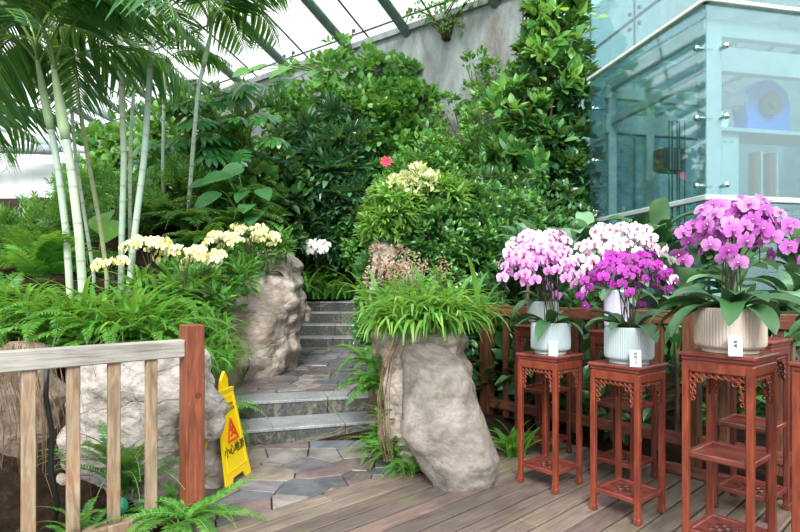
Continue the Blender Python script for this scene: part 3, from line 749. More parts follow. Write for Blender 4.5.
b = MB(); b.add([tuple(sd*s+Vector((0, 0, z))-sn*.02) for s, z in ((-.06, h-.01), (.06, h-.01), (.05, h+.07), (0, h+.13), (-.05, h+.07))]+[tuple(sd*s+Vector((0, 0, z))) for s, z in ((-.06, h-.01), (.06, h-.01), (.05, h+.07), (0, h+.13), (-.05, h+.07))],
   [(0,1,2,3,4), (9,8,7,6,5)]+[(k, 5+k, 5+(k+1) % 5, (k+1) % 5) for k in range(5)]); b.build('handle', M['yellow'], sg)
tv = (Vector((0, 0, 1))*h-sn*tilt).normalized()       # up the panel
fr3 = Matrix((sd, tv, sd.cross(tv))).transposed().to_4x4()
def text(body, size, loc, rotm, mat, parent, name='lettering', align='CENTER', sx=1.0):
    cu = bpy.data.curves.new(name, 'FONT'); cu.body = body; cu.size = size; cu.align_x = align; cu.align_y = 'CENTER'; cu.extrude = .0006; cu.offset = .0008 if size > .05 else 0
    o = bpy.data.objects.new(name, cu); COL.objects.link(o); dg = bpy.context.evaluated_depsgraph_get(); dg.update()
    me = bpy.data.meshes.new_from_object(o.evaluated_get(dg)); bpy.data.objects.remove(o)
    me.materials.clear(); me.materials.append(mat); me.transform(Matrix.Diagonal((sx, 1, 1, 1)))
    o = bpy.data.objects.new(name, me); COL.objects.link(o); o.parent = parent
    m = rotm.to_4x4(); m.translation = Vector(loc); o.matrix_local = m; return o
text('小心地滑', .078, sgp(0, .235, .004), fr3, M['ink'], sg)
text('CAUTION\nWET FLOOR', .034, sgp(0, .53, .004), fr3, M['ink'], sg)
b = MB(); tri = [(-.075, .30), (.075, .30), (0, .45)]
for (s0, z0), (s1, z1) in zip(tri, tri[1:]+tri[:1]): b.bar(sgp(s0, z0, .004), sgp(s1, z1, .004), .012, .012)
for (s0, z0), (s1, z1) in (((-.01, .40), (.01, .355)), ((.01, .355), (.04, .33)), ((.01, .355), (-.025, .325)), ((-.005, .385), (.03, .385)), ((-.005, .385), (-.03, .365))):
    b.bar(sgp(s0, z0, .004), sgp(s1, z1, .004), .01, .01)
b.tube([sgp(-.012, .412, .002), sgp(-.012, .412, .006)], .01, 10); b.build('warning_symbol', M['red_ink'], sg)

# ------------------------------------------------------------------ flower stands
def stand_geo(s, h, tall, mt, mb_):
    """one flower stand; origin at the foot centre, square of side s, height h"""
    r = bpy.data.objects.new('flower_stand', None); COL.objects.link(r); r.empty_display_size = .1
    a = s/2; ov = .012; lw = .034
    b = MB(); b.box((0, 0, h-.011), (s+.01, s+.01, .022), None, 0, .006); b.box((0, 0, h-.03), (s-.012, s-.012, .018), None, 0, .003); b.box((0, 0, h-.046), (s-.03, s-.03, .014)); b.build('top_board', mb_, r)
    L = a-lw/2-.006
    for sx in (-1, 1):
        for sy in (-1, 1):
            b = MB(); b.box((sx*L, sy*L, (h-.05)/2), (lw, lw, h-.05), None, 0, .005); b.box((sx*L, sy*L, .02), (lw+.006, lw+.006, .04), None, 0, .005); b.build('leg', mt, r)
    for k in range(4):
        rot = Matrix.Rotation(k*PI/2, 3, 'Z')
        b = MB(); c = rot @ Vector((0, -L-.002, h-.075)); b.box(c, (2*L, .024, .05), rot, 0, .004); ap = b.build('apron', mt, r)
        b = MB(); zt = h-.103; n = int((2*L-lw)/.031); rr_ = (2*L-lw)/n/2
        def rg(x, z, q=1.0): b.ring(rot @ Vector((x, -L+.0, z)), rr_*.82*q, .0042, rot @ Matrix.Rotation(PI/2, 3, 'X'), 10, 4)
        for i in range(n):
            x = -L+lw/2+rr_*(2*i+1); rg(x, zt-rr_*.3)
            b.bar(rot @ Vector((x-rr_, -L, zt-rr_*1.0)), rot @ Vector((x+rr_, -L, zt-rr_*1.5)), .006, .006)
        for sx in (-1, 1):
            for j, (dx, dz) in enumerate(((0, 1), (0, 2), (0, 3), (0, 4), (1, 1))):
                x = sx*(L-lw/2-rr_*(2*dx+1)); rg(x, zt-rr_*(.3+2*dz), 1 if dz < 4 else .7)
            b.bar(rot @ Vector((sx*(L-lw/2-2*rr_), -L, zt-rr_*1.5)), rot @ Vector((sx*(L-lw/2-rr_*.3), -L, zt-rr_*9.5)), .006, .006)
        b.build('fretwork', mt, ap)
    def shelf(z, carved):
        q = 2*L; e = q/2-.01; b = MB(); b.box((0, 0, z-.012), (q, q, .012), None, 0, .002) if not carved else None
        for k in range(4):
            rot = Matrix.Rotation(k*PI/2, 3, 'Z'); b.box(rot @ Vector((0, -e, z)), (q, .03, .03), rot, 0, .005)
        if carved:     # board with an opening, rings set in it
            n = 24; ro = .095*s/.34; v = []; w2 = e-.012
            for i in range(n):
                a_ = 2*PI*(i+.5)/n; cx, cy = math.cos(a_), math.sin(a_); m = max(abs(cx), abs(cy)); v += [(cx*ro, cy*ro, z+.006), (cx/m*w2, cy/m*w2, z+.006), (cx*ro, cy*ro, z-.008), (cx/m*w2, cy/m*w2, z-.008)]
            f = []
            for i in range(n):
                a4, b4 = 4*i, 4*((i+1) % n); f += [(a4, a4+1, b4+1, b4), (a4+2, b4+2, b4+3, a4+3), (a4, b4, b4+2, a4+2)]
            b.add(v, f)
        o = b.build('shelf', mb_, r)
        if carved:
            b = MB(); ro = .095*s/.34; b.ring((0, 0, z), ro*.2, .006)
            for i in range(6): a_ = 2*PI*i/6; b.ring((ro*.5*math.cos(a_), ro*.5*math.sin(a_), z), ro*.27, .0075, None, 10, 5)
            for i in range(10): a_ = 2*PI*(i+.5)/10; b.ring((ro*.82*math.cos(a_), ro*.82*math.sin(a_), z), ro*.19, .007, None, 8, 5)
            b.build('carved_medallion', M['rosewood_dark'], o)
    if tall: shelf(h*.5, False)
    shelf(.13, True)
    return r
short = stand_geo(.335, .93, False, M['rosewood'], M['rosewood_top'])
tall = stand_geo(.35, 1.08, True, M['rosewood_dark'], M['rosewood_top'])
tall3 = stand_geo(.345, 1.065, True, M['rosewood'], M['rosewood_top'])
STG = 'carved rosewood flower stands'
def put_stand(src, front, s, alpha, label, first=False):     # front = corner nearest the camera
    a = R(alpha); c = Vector((front[0]+(-s*math.cos(a)+s*math.sin(a))/2, front[1]+(s*math.sin(a)+s*math.cos(a))/2, 0))
    o = src if first else copy_tree(src)
    o.location = c; o.rotation_euler = (0, 0, -a); tag(o, label, 'flower stand', STG); return c
SA = put_stand(short, (1.05, 3.68), .335, 50, 'short carved rosewood stand under the pale lilac orchid, nearest the grey boulder', True)
SB = put_stand(short, (1.393, 3.19), .335, 52, 'short carved rosewood stand under the deep magenta orchid')
SCc = put_stand(tall3, (1.68, 2.6), .345, 51, 'tall rosewood stand with a mid shelf under the cream pot of purple orchids', True)
SD = put_stand(tall3, (1.965, 2.195), .345, 51, 'tall rosewood stand cut off by the edge of the picture')
SA2 = put_stand(tall, (1.185, 4.40), .35, 51, 'older tall rosewood stand behind the lilac orchid stand, next to the corner post', True)
SB2 = put_stand(tall, (1.63, 3.81), .35, 51, 'older tall rosewood stand behind the magenta orchid stand')
SC2 = put_stand(tall, (2.19, 3.22), .35, 51, 'older tall rosewood stand behind the purple orchid stand')
# name cards
def card(loc, z, text_s, label, w=.06, hh=.1, rz=-.25):
    o = thing('name_card', label, 'card', (loc[0], loc[1], z), rz)
    b = MB(); b.box((0, 0, hh/2), (w, .012, hh), Matrix.Rotation(-.12, 3, 'X'), 0, .002); b.build('plate', M['card'], o)
    if text_s:
        m = Matrix.Rotation(PI/2-.12, 3, 'X')
        text('\n'.join(text_s), .0195, (0, -.0085, hh*.5), m, M['ink'], o, 'lettering')
        b = MB(); b.tube([(w*.25, -.011, hh*.12), (w*.25, -.009, hh*.12)], .005, 8); b.build('emblem', M['ink_green'], o)
    return o
def front_of(c, a, b_): return (c[0]+a, c[1]+b_)
card((1.045, 3.735), .93, None, 'small blank white card standing before the lilac orchid pot')
card((1.384, 3.222), .93, '蝴蝶兰花', 'small white name card with black characters before the magenta orchid pot', .062, .098)
card((1.62, 2.65), 1.065, '蝴蝶兰', 'small white name card with black characters before the cream pot', .06, .1)

# ------------------------------------------------------------------ pots
def pot_geo(r, h, mat, foot=True, nf=66):
    b = MB(); n = nf*2
    b.lathe([(r*.76, 0), (r*.79, .003), (r*.79, .016), (r*.77, .02), (r*.93, .03), (r*.985, .04), (r*1.0, .055), (r*1.0, h*.9), (r*.985, h*.985), (r*.975, h), (r*.93, h), (r*.92, h*.9), (0.001, h*.9)], n, (0, 0, 0), 0, .0028, nf, .038, h*.93)
    return b
OG = 'potted moth orchids on the flower stands'
def pot(c, z, r, h, mat, label):            # a potted orchid: Empty > pot, bark, leaves, flower spikes
    root = thing('potted_orchid', label, 'potted orchid', (c[0], c[1], z), 0, OG); root['rim'] = r; root['soil'] = h*.9
    pot_geo(r, h, mat).build('pot', M[mat], root, False)
    b = MB(); b.lathe([(r*.89, h*.9-.002), (r*.89, h*.9+.008), (.001, h*.9+.018)], 24); b.build('potting_bark', M['soil'], root)
    return root
pA = pot((SA.x, SA.y-.02), .93, .138, .22, 'pot_white', 'pale lilac moth orchid in a bluish-white pot on the stand nearest the boulder')
pB = pot((SB.x, SB.y-.02), .93, .145, .225, 'pot_white', 'deep magenta small-flowered orchid in a bluish-white fluted pot')
pC = pot((SCc.x, SCc.y-.01), 1.065, .163, .23, 'pot_cream', 'large purple-pink orchid in a cream fluted pot')
pD = pot((SD.x+.03, SD.y), 1.065, .13, .17, 'pot_white', 'orchid in a white pot cut off by the picture edge')
pA2 = pot((SA2.x, SA2.y), 1.08, .13, .2, 'pot_white', 'white-pink orchid with magenta lips, behind the pale lilac one')
pB2 = pot((SB2.x-.05, SB2.y), 1.08, .09, .3, 'pot_lilac', 'white moth orchid in a tall lilac-white pot behind the magenta one')
# ------------------------------------------------------------------ rocks
def rock(name, mat, rings, label, seed=0, amp=.05, strata=.0, n=72, m=56, lean=None, cat='rock', facet=.0):
    """rings: (z, cx, cy, rx, ry) from foot to top, smoothly interpolated; then broken up by noise"""
    zs = [r[0] for r in rings]; V = []
    def at(t):
        x = t*(len(rings)-1); i = min(int(x), len(rings)-2); f = x-i
        p = [rings[max(0, min(len(rings)-1, i+k))] for k in (-1, 0, 1, 2)]
        return [.5*((2*p[1][c])+(-p[0][c]+p[2][c])*f+(2*p[0][c]-5*p[1][c]+4*p[2][c]-p[3][c])*f*f+(-p[0][c]+3*p[1][c]-3*p[2][c]+p[3][c])*f**3) for c in range(5)]
    for j in range(m+1):
        z, cx, cy, rx, ry = at(j/m)
        rx, ry = max(rx, .004), max(ry, .004)
        for i in range(n):
            a = 2*PI*i/n; ca, sa = math.cos(a), math.sin(a); e = .85
            x = abs(ca)**e*(1 if ca > 0 else -1)*rx; y = abs(sa)**e*(1 if sa > 0 else -1)*ry
            p = Vector((cx+x, cy+y, z)); q = Vector((x, y, 0)); d = q.normalized() if q.length > 1e-5 else Vector((0, 0, 1))
            s = Vector((seed*7.3, seed*3.1, seed*1.7))
            k = mnoise.fractal(p*2.2+s, 1.0, 2.0, 5)*amp
            k -= facet*abs(mnoise.noise(p*1.6+s*2))*1.4
            k += amp*.5*(abs(mnoise.noise(p*4.5+s))-.25)
            if strata: k += strata*mnoise.noise(Vector((p.x*.9, p.y*.9, p.z*7+p.x*2.2))+s)
            k += amp*.12*mnoise.fractal(p*14+s, .8, 2.1, 3)
            fade = min(1, min(rx, ry)/.12)
            w_ = mnoise.noise_vector(p*3+s)*amp*.4
            V.append(tuple(p+(d*k+Vector((w_.x, w_.y, w_.z*.8)))*fade))
    f = [(j*n+i, j*n+(i+1) % n, (j+1)*n+(i+1) % n, (j+1)*n+i) for j in range(m) for i in range(n)]
    f += [tuple(range(n-1, -1, -1)), tuple(m*n+i for i in range(n))]
    b = MB(); b.add(V, f); o = b.build(name, M[mat], None, True)
    return tag(o, label, cat, 'garden boulders')
# front boulder: smooth slab leaning on a rougher block
rock('boulder', 'rock_grey', [(-.05, .41, 3.9, .18, .13), (.0, .41, 3.9, .235, .17), (.15, .375, 3.9, .30, .21), (.36, .32, 3.93, .335, .23), (.58, .285, 3.97, .31, .22), (.76, .255, 4.0, .265, .19), (.90, .20, 4.03, .22, .14), (.97, .17, 4.06, .13, .08), (.99, .18, 4.07, .04, .03)],
     'smooth grey slab-shaped boulder standing on the deck beside the flower stands', 1, .045, .0, 120, 100, None, 'boulder', .045)
rock('boulder', 'rock_tan', [(-.05, .22, 4.4, .3, .2), (.2, .20, 4.4, .36, .24), (.5, .19, 4.4, .37, .25), (.75, .22, 4.38, .37, .25), (.92, .24, 4.36, .35, .24), (1.02, .26, 4.36, .33, .22), (1.08, .26, 4.36, .2, .14), (1.1, .26, 4.36, .05, .04)],
     'rough tan rock behind the grey slab, grass growing over its top', 2, .07, .03, 80, 60, None, 'rock', .06)
# rocks up the right bed
rock('boulder', 'rock_dark', [(.1, -.08, 5.5, .25, .3), (.5, -.10, 5.5, .26, .32), (.9, -.06, 5.5, .22, .28), (1.1, .0, 5.5, .12, .2), (1.15, .0, 5.5, .03, .03)], 'mossy brown rock beside the landing under overhanging grass', 3, .06, .04, facet=.05)
rock('boulder', 'rock_tan', [(.9, -.12, 6.35, .26, .22), (1.4, -.15, 6.35, .22, .2), (1.75, -.17, 6.35, .18, .17), (2.0, -.16, 6.35, .14, .12), (2.08, -.15, 6.35, .04, .04)], 'upright tan rock under the cream-flowered bush', 4, .06, .05, facet=.06)
# left rocks
rock('boulder', 'rock_tan', [(.2, -1.98, 7.3, .52, .8), (.5, -1.94, 7.35, .56, .85), (.85, -1.94, 7.4, .58, .85), (1.2, -1.94, 7.5, .62, .8), (1.5, -1.9, 7.6, .52, .7), (1.7, -1.8, 7.7, .38, .5), (1.88, -1.72, 7.7, .18, .25), (1.93, -1.7, 7.7, .03, .05)],
     'big layered tan boulder beside the landing and far steps', 5, .08, .07, 110, 90, None, 'boulder', .10)
rock('boulder', 'rock_tan', [(.9, -1.62, 8.1, .26, .4), (1.1, -1.6, 8.1, .28, .4), (1.35, -1.64, 8.1, .2, .36), (1.6, -1.72, 8.1, .14, .3), (1.7, -1.76, 8.1, .03, .05)], 'knobbly tan rock bulging over the far steps', 6, .07, .05, facet=.08)
rock('boulder', 'rock_dark', [(.2, -2.0, 5.95, .27, .42), (.5, -2.0, 5.98, .30, .42), (.8, -2.02, 6.0, .25, .38), (1.0, -2.05, 6.05, .18, .3), (1.06, -2.06, 6.05, .04, .06)], 'rounded brown rock edging the landing behind the yellow sign', 7, .07, .05, facet=.05)
rock('boulder', 'rock_pale', [(.38, -1.36, 3.70, .08, .08), (.48, -1.31, 3.70, .14, .11), (.6, -1.30, 3.70, .145, .11), (.72, -1.34, 3.72, .12, .11), (.86, -1.38, 3.74, .09, .10), (.96, -1.41, 3.76, .06, .08), (.99, -1.42, 3.76, .02, .03)], 'pale craggy limestone overhanging the yellow sign', 8, .08, .06, 90, 70, None, 'rock', .07)
rock('boulder', 'rock_tan', [(-.1, -1.36, 4.0, .13, .22), (.15, -1.36, 4.0, .13, .2), (.35, -1.38, 4.02, .12, .2), (.5, -1.4, 4.02, .12, .2), (.55, -1.4, 4.0, .04, .05)], 'narrow tan rock foot between the red post and yellow sign', 9, .05, .03, facet=.03)
rock('boulder', 'rock_pale', [(-.05, -1.9, 3.9, .45, .25), (.25, -1.92, 3.9, .50, .28), (.5, -1.87, 3.9, .51, .3), (.72, -1.84, 3.92, .48, .3), (.88, -1.82, 3.97, .40, .28), (.97, -1.82, 4.02, .28, .2), (1.0, -1.82, 4.05, .05, .05)], 'pale limestone boulder behind the weathered slats', 10, .09, .05, 100, 70, None, 'boulder', .09)
rock('boulder', 'rock_dark', [(-.1, -2.7, 3.85, .34, .2), (.2, -2.7, 3.85, .36, .22), (.6, -2.75, 3.9, .33, .2), (.9, -2.8, 4.0, .2, .2), (1.0, -2.8, 4.0, .06, .05)], 'dark root-covered rock behind the hose and slats', 11, .07, .03, facet=.05)
rock('boulder', 'rock_tan', [(-.1, -2.32, 3.72, .16, .1), (.05, -2.32, 3.72, .17, .11), (.15, -2.32, 3.73, .1, .08), (.19, -2.32, 3.73, .02, .02)], 'small mossy stone on the ground behind the slats', 12, .03, .01)
# dry hanging roots beside the boulder and behind the slats
def roots(label, anchors, mat='root', n=14, spread=.12, r=.006):
    rg = random.Random(len(label)); o = thing('hanging_roots', label, 'roots', anchors[0]); b = MB(); o0 = Vector(anchors[0])
    for k in range(n):
        j = [Vector((rg.gauss(0, spread), rg.gauss(0, spread*.4), rg.gauss(0, .03))) for _ in anchors]; f0 = rg.uniform(.0, .3)
        pts = [Vector(a)+j[0]*.8+Vector((rg.gauss(0, .012), rg.gauss(0, .012), 0)) - o0 for a in anchors]; pts = [p+j[0]*(i/len(pts))*f0 for i, p in enumerate(pts)]
        b.tube(pts, [r*rg.uniform(.5, 1.3)]*len(pts), 5)
    b.build('root_strands', M[mat], o)
roots('dry brown roots hanging down the left side of the rock under the strap grass', [(-.02, 4.12, 1.0), (-.1, 4.08, .85), (-.13, 4.1, .6), (-.12, 4.1, .35), (-.08, 4.12, .12)], n=9, spread=.02, r=.004)
roots('tangle of dry roots hanging behind the first weathered slats', [(-2.7, 3.75, 1.0), (-2.66, 3.7, .8), (-2.6, 3.7, .5), (-2.62, 3.72, .2), (-2.6, 3.7, .0)], n=110, spread=.22, r=.0022)
# ------------------------------------------------------------------ shrubs
def foliage(mb, T, blobs, n, size, out=.6, up=.25, droop=.0, clumps=40, inner=.25, T2=None, cr=.32, front=.35, jit=.35):
    """leaves on small clumps spread over the surface of ellipsoids"""
    vol = np.array([b[3]*b[4]+b[3]*b[5]+b[4]*b[5] for b in blobs]); vol = vol/vol.sum()
    for b, w_ in zip(blobs, vol):
        c = np.array(b[:3]); r = np.array(b[3:6]); k = max(6, int(clumps*w_*len(blobs)/1.0/len(blobs)*1.0)); m = int(n*w_)
        d = rdir(k*3); keep = (d[:, 1] < .35)|(RG.random(len(d)) < front); d = d[keep][:k]; k = len(d)
        rad = 1-.22*RG.random((k, 1)); cc = c+d*r*rad
        ci = RG.integers(0, k, m); crr = cr*float(np.mean(r))*(.7+.6*RG.random(k))
        dd = rdir(m)+d[ci]*.7+np.array([0, 0, .35]); dd /= np.linalg.norm(dd, axis=1, keepdims=True)
        pos = cc[ci]+dd*crr[ci][:, None]*(.55+.45*RG.random((m, 1)))
        ni = int(m*inner)
        if ni:
            q = rdir(ni); pos[:ni] = c+q*r*(.55+.35*RG.random((ni, 1))); dd[:ni] = q
        ax = dd*out+rdir(m)*(1-out)+np.array([0, 0, up-droop]); nr = dd*.5+np.array([0, -.15, .7])+rdir(m)*jit
        s = size*(.7+.6*RG.random(m)); Fm = frames(ax, nr)*s[:, None, None]
        mb.inst(T, Fm, pos)
def stems_for(mb, base, tips, r=.02, seed=1):
    rg = random.Random(seed); base = Vector(base)
    for t in tips:
        t = Vector(t); mid = base.lerp(t, .5)+Vector((rg.uniform(-.15, .15), rg.uniform(-.1, .1), .1))
        b0 = base+Vector((rg.uniform(-.08, .08), rg.uniform(-.08, .08), 0)); mb.tube([b0, b0.lerp(mid, .5), mid, mid.lerp(t, .6), t], [r, r*.85, r*.7, r*.5, r*.3], 6)
def shrub(name, label, cat, blobs, T, n, size, mat, base=None, group=None, **kw):
    base = base or (blobs[0][0], blobs[0][1], blobs[0][2]-blobs[0][5]*1.1)
    o = thing(name, label, cat, base, 0, group); B0 = np.array(base)
    mb = MB(); foliage(mb, T, [tuple(np.array(b[:3])-B0)+tuple(b[3:]) for b in blobs], n, size, **kw); mb.build('foliage', M[mat], o)
    sb = MB(); rg = random.Random(len(label)); tips = []
    for b in blobs:
        for _ in range(4): tips.append(tuple(np.array(b[:3])-B0+np.array([rg.uniform(-.5, .5)*b[3], rg.uniform(-.5, .5)*b[4], rg.uniform(-.1, .6)*b[5]])))
    stems_for(sb, (0, 0, -.3), tips, .028); sb.build('stem', M['bark'], o, True)
    return o
SG = 'shrubs and climbers on the rockery'
shrub('climbing_vine_mound', 'tall mound of light green heart-leaved vine rising to the glass roof', 'vine', [(-1.3, 12.7, 4.8, 1.8, .7, 2.15), (-2.5, 12.9, 4.0, 1.2, .7, 1.7), (.05, 12.1, 4.3, 1.1, .5, 1.7), (-.5, 12.5, 5.3, 1.3, .5, 1.25), (-1.2, 12.7, 2.6, 2.4, .7, 1.8)], T_round, 17000, .13, 'lf_ivy', clumps=420, cr=.2, group=SG)
shrub('whorled_leaf_shrub', 'dark glossy shrub with whorled leaves rising behind the far steps', 'shrub', [(-1.6, 11.9, 3.95, .97, .45, 1.15), (-1.3, 11.9, 3.0, 1.0, .4, .85), (-2.05, 12.1, 2.7, .65, .4, .95)], T_whorl, 1500, .33, 'lf_dark', clumps=170, cr=.2, inner=.3, up=.2, out=.8, group=SG)
shrub('fine_leaf_bush', 'fine-leaved mid green bush against the stained concrete wall', 'bush', [(.7, 10.6, 3.55, .75, .6, .7), (.1, 10.7, 3.2, .6, .6, .7), (1.0, 10.6, 3.1, .8, .6, .8)], T_small, 9500, .10, 'lf_shrub_light', clumps=200, cr=.2, group=SG)
shrub('trailing_creeper', 'loose yellow-green creeper hanging on the concrete wall beside the ficus', 'creeper', [(1.75, 10.4, 4.0, .6, .35, 1.1), (2.0, 10.4, 3.2, .8, .5, 1.2), (1.5, 11.2, 5.3, .3, .12, 1.0), (1.05, 11.4, 4.9, .4, .12, .5), (2.0, 11.0, 5.0, .3, .12, 1.2)], T_ovate, 4200, .11, 'lf_shrub_light', clumps=90, cr=.25, group=SG)
shrub('schefflera', 'star-leaved shrub between the creeper and the dark ficus column', 'shrub', [(1.85, 9.4, 3.1, .55, .5, .8), (1.55, 9.4, 2.4, .6, .5, .7)], T_whorl_w, 560, .2, 'lf_shrub', clumps=50, cr=.25, group=SG)
shrub('climbing_ficus', 'tall column of broad-leaved ficus beside the teal glass enclosure', 'climbing ficus', [(2.75, 9.7, 5.3, .55, .5, 1.3), (2.45, 9.7, 4.2, .7, .5, 1.0), (2.8, 9.6, 3.2, .55, .5, 1.3), (2.85, 9.6, 1.9, .55, .5, 1.3), (2.8, 9.8, 6.6, .45, .45, 1.0)], T_ovate, 6500, .2, 'lf_vine_dark', base=(2.8, 9.7, 1.2), clumps=170, cr=.2, group=SG)
shrub('lime_leaf_climber', 'bright lime leaves at the top of the ficus column', 'climber', [(2.35, 9.3, 4.95, .65, .3, .45), (2.7, 9.3, 5.9, .5, .3, .75), (2.0, 9.3, 4.4, .45, .3, .4)], T_ovate, 620, .2, 'lf_ivy', base=(2.5, 9.5, 3.9), clumps=40, cr=.3, inner=.1, group=SG)
shrub('camellia_bush', 'wide dark green camellia bush behind the pale lilac orchid', 'bush', [(1.0, 6.9, 2.05, .85, .6, .62), (.5, 6.9, 2.25, .6, .5, .5), (1.4, 6.8, 1.6, .55, .5, .6), (.7, 6.8, 1.5, .8, .5, .5), (.38, 6.3, 1.95, .4, .3, .4), (.3, 6.2, 1.55, .35, .3, .3)], T_small, 21000, .075, 'lf_shrub', clumps=330, cr=.16, inner=.25, group=SG)
shrub('camellia_bush', 'dark leafy bush under the camellia, behind the fence corner post', 'bush', [(1.3, 6.2, 1.15, .6, .4, .5), (.75, 6.0, 1.0, .5, .4, .45)], T_small, 4500, .09, 'lf_vine_dark', clumps=60, cr=.25, group=SG)
shrub('variegated_bush', 'bright lime-leaved bush draped over the upright tan rock', 'bush', [(-.08, 6.35, 2.26, .3, .3, .24), (.3, 6.5, 2.5, .42, .25, .12), (-.22, 6.3, 2.08, .2, .25, .16)], T_narrow, 3400, .11, 'lf_yellowgreen', clumps=60, cr=.4, droop=.25, jit=.6, group=SG)
shrub('cream_blossom_bush', 'cream variegated leaf tips topping the lime-leaved bush', 'bush', [(.15, 6.35, 2.62, .3, .2, .1), (.0, 6.3, 2.5, .3, .2, .1)], T_small, 650, .07, 'lf_cream', base=(.1, 6.4, 2.3), clumps=30, cr=.35, group=SG)
shrub('leafy_shrub', 'mid green broad-leaved shrub beside the top step, below the dark whorled shrub', 'shrub', [(-.7, 11.6, 2.3, .6, .4, .6), (-.4, 11.3, 1.8, .5, .4, .6), (-.5, 10.6, 1.6, .25, .3, .4)], T_ovate, 2200, .12, 'lf_shrub_light', clumps=70, cr=.25, group=SG)
shrub('rockery_shrub', 'small leaved shrub tumbling between the lime bush and the landing', 'shrub', [(-.1, 7.2, 1.45, .4, .4, .5), (-.22, 6.8, 1.0, .28, .4, .4)], T_small, 3200, .08, 'lf_shrub', clumps=60, cr=.3, group=SG)
shrub('dark_hedge', 'dark hedge of small leaves filling the gap behind the corner post', 'hedge', [(2.1, 7.6, 1.5, .9, .4, .8), (1.2, 8.3, 2.2, 1.0, .5, .9), (2.2, 8.6, 2.3, .7, .4, .8)], T_small, 7000, .11, 'lf_vine_dark', clumps=90, cr=.25, group=SG)
shrub('climbing_pothos', 'variegated climbing leaves covering the dark bank behind the palm trunks', 'climber', [(-4.0, 10.3, 3.4, 1.2, .5, 1.5), (-5.4, 10.8, 3.4, 1.0, .5, 1.3), (-3.2, 10.4, 3.0, .9, .5, 1.2)], T_round, 3600, .15, 'lf_shrub_light', clumps=110, cr=.2, group=SG)
shrub('bank_vine', 'dark vine covering the bank between the pothos and the vine mound', 'vine', [(-3.0, 11.0, 4.2, 1.0, .5, 1.2), (-2.8, 10.9, 2.9, 1.0, .5, 1.2), (-4.6, 11.6, 4.6, 1.3, .5, 1.1)], T_ovate, 2600, .19, 'lf_vine_dark', clumps=90, cr=.22, group=SG)
shrub('far_bush', 'bright bush by the pale end wall behind the first palm trunks', 'bush', [(-6.9, 12.5, 2.9, 1.0, .7, 1.1), (-8.8, 13, 2.2, 1.3, .7, .9), (-5.8, 12.6, 3.9, 1.0, .6, 1.4)], T_ovate, 2600, .22, 'lf_ivy', clumps=80, cr=.25, group=SG)
shrub('grey_green_bush', 'grey-green feathery bush beyond the cycad', 'bush', [(-4.6, 8.6, 2.5, .9, .5, .6), (-5.8, 8.8, 2.0, .9, .6, .6), (-3.6, 9.2, 2.7, .8, .5, .6)], T_sprig_n, 2000, .2, 'lf_shrub_light', clumps=90, cr=.25, group=SG)
shrub('far_trailing_vine', 'thin trailing vine along the top of the concrete wall', 'vine', [(.55, 12.2, 7.5, .5, .2, .12), (1.35, 11.6, 7.45, .6, .2, .12), (1.1, 11.75, 7.1, .3, .08, .4)], T_small, 500, .09, 'lf_moss', base=(1.0, 12.0, 7.1), clumps=40, cr=.5, group=SG)
# a few red flowers on the shrubs
def red_flower(x, y, Y, label):
    o = thing('red_flower', label, 'flower', P(x, y, Y)); b = MB()
    for k in range(9):
        a = k*2.4; ax = np.array([[math.cos(a), math.sin(a)*.3-.5, math.sin(a)]]); b.inst(T_small, frames(ax, np.array([[0, -1., .2]]))*.12, np.zeros((1, 3)))
    b.build('petals', plain('red_petal', '#e03050', .5) if 'red_petal' not in bpy.data.materials else bpy.data.materials['red_petal'], o)
red_flower(386, 162, 10.0, 'red hibiscus-like flower beside the dark whorled shrub')

# ------------------------------------------------------------------ fronds
def frond_mesh(name, mat, L=.6, pairs=26, pl=.09, e0=60, e1=-35, T=None, twist=.25, lean=.2, taper=1.0, side=0.0, stem_r=.004, droop=0.0, pw=1.0, seed=0, stemmat=None, start=.1):
    rg = random.Random(seed); T = T or T_pinna; b = MB(); pts = []; p = Vector((0, 0, 0)); n = 24
    for i in range(n+1):
        t = i/n; a = R(e0+(e1-e0)*t**.9); pts.append(p.copy()); p = p+Vector((side*t/n*L, math.cos(a)*L/n, math.sin(a)*L/n))
    b.tube(pts, [stem_r*(1-.7*i/n) for i in range(n+1)], 5, 1)
    pos = []; fr_ = []; sc = []
    for k in range(pairs):
        t = start+(1-start)*(k+.5)/pairs; x = t*n; i = min(int(x), n-1); q = pts[i].lerp(pts[i+1], x-i); tg = (pts[i+1]-pts[i]).normalized()
        sd_ = tg.cross(Vector((0, 0, 1))).normalized(); up = sd_.cross(tg)
        w_ = math.sin(PI*min(1, .12+.95*(t-start+.1*(start<.15))/(1-start))**.8)**.6 if t < .98 else .2; w_ = max(.12, w_)*taper
        for s in (-1, 1):
            ax = sd_*s+tg*(lean+.5*t)+up*(twist-droop)+Vector((rg.gauss(0, .06),)*3); pos.append(q); sc.append(pl*w_*rg.uniform(.85, 1.1)); fr_.append((ax, up+sd_*s*.1))
    ax = np.array([tuple(a) for a, _ in fr_]); nr = np.array([tuple(a) for _, a in fr_]); Fm = frames(ax, nr)*np.array(sc)[:, None, None]
    Fm[:, :, 0] *= pw; b.inst(T, Fm, np.array([tuple(q) for q in pos]), 0)
    return mesh_only(b, name, [mat, stemmat or M['stem_green']])
FM = {}
def fset(key, mat, **kw): FM[key] = [frond_mesh('frond', M[mat], seed=i, side=s, e0=kw.get('e0', 60)+d, e1=kw.get('e1', -35)+d2, **{k: v for k, v in kw.items() if k not in ('e0', 'e1')}) for i, (s, d, d2) in enumerate(((0, 0, 0), (.3, 8, -12), (-.3, -8, 10), (.12, 12, -25)))]
fset('boston', 'lf_fern_mid', L=.6, pairs=32, pl=.055, e0=62, e1=-30, pw=1.3)
fset('boston_dark', 'lf_fern_dark', L=.62, pairs=32, pl=.05, e0=70, e1=-20, pw=1.3)
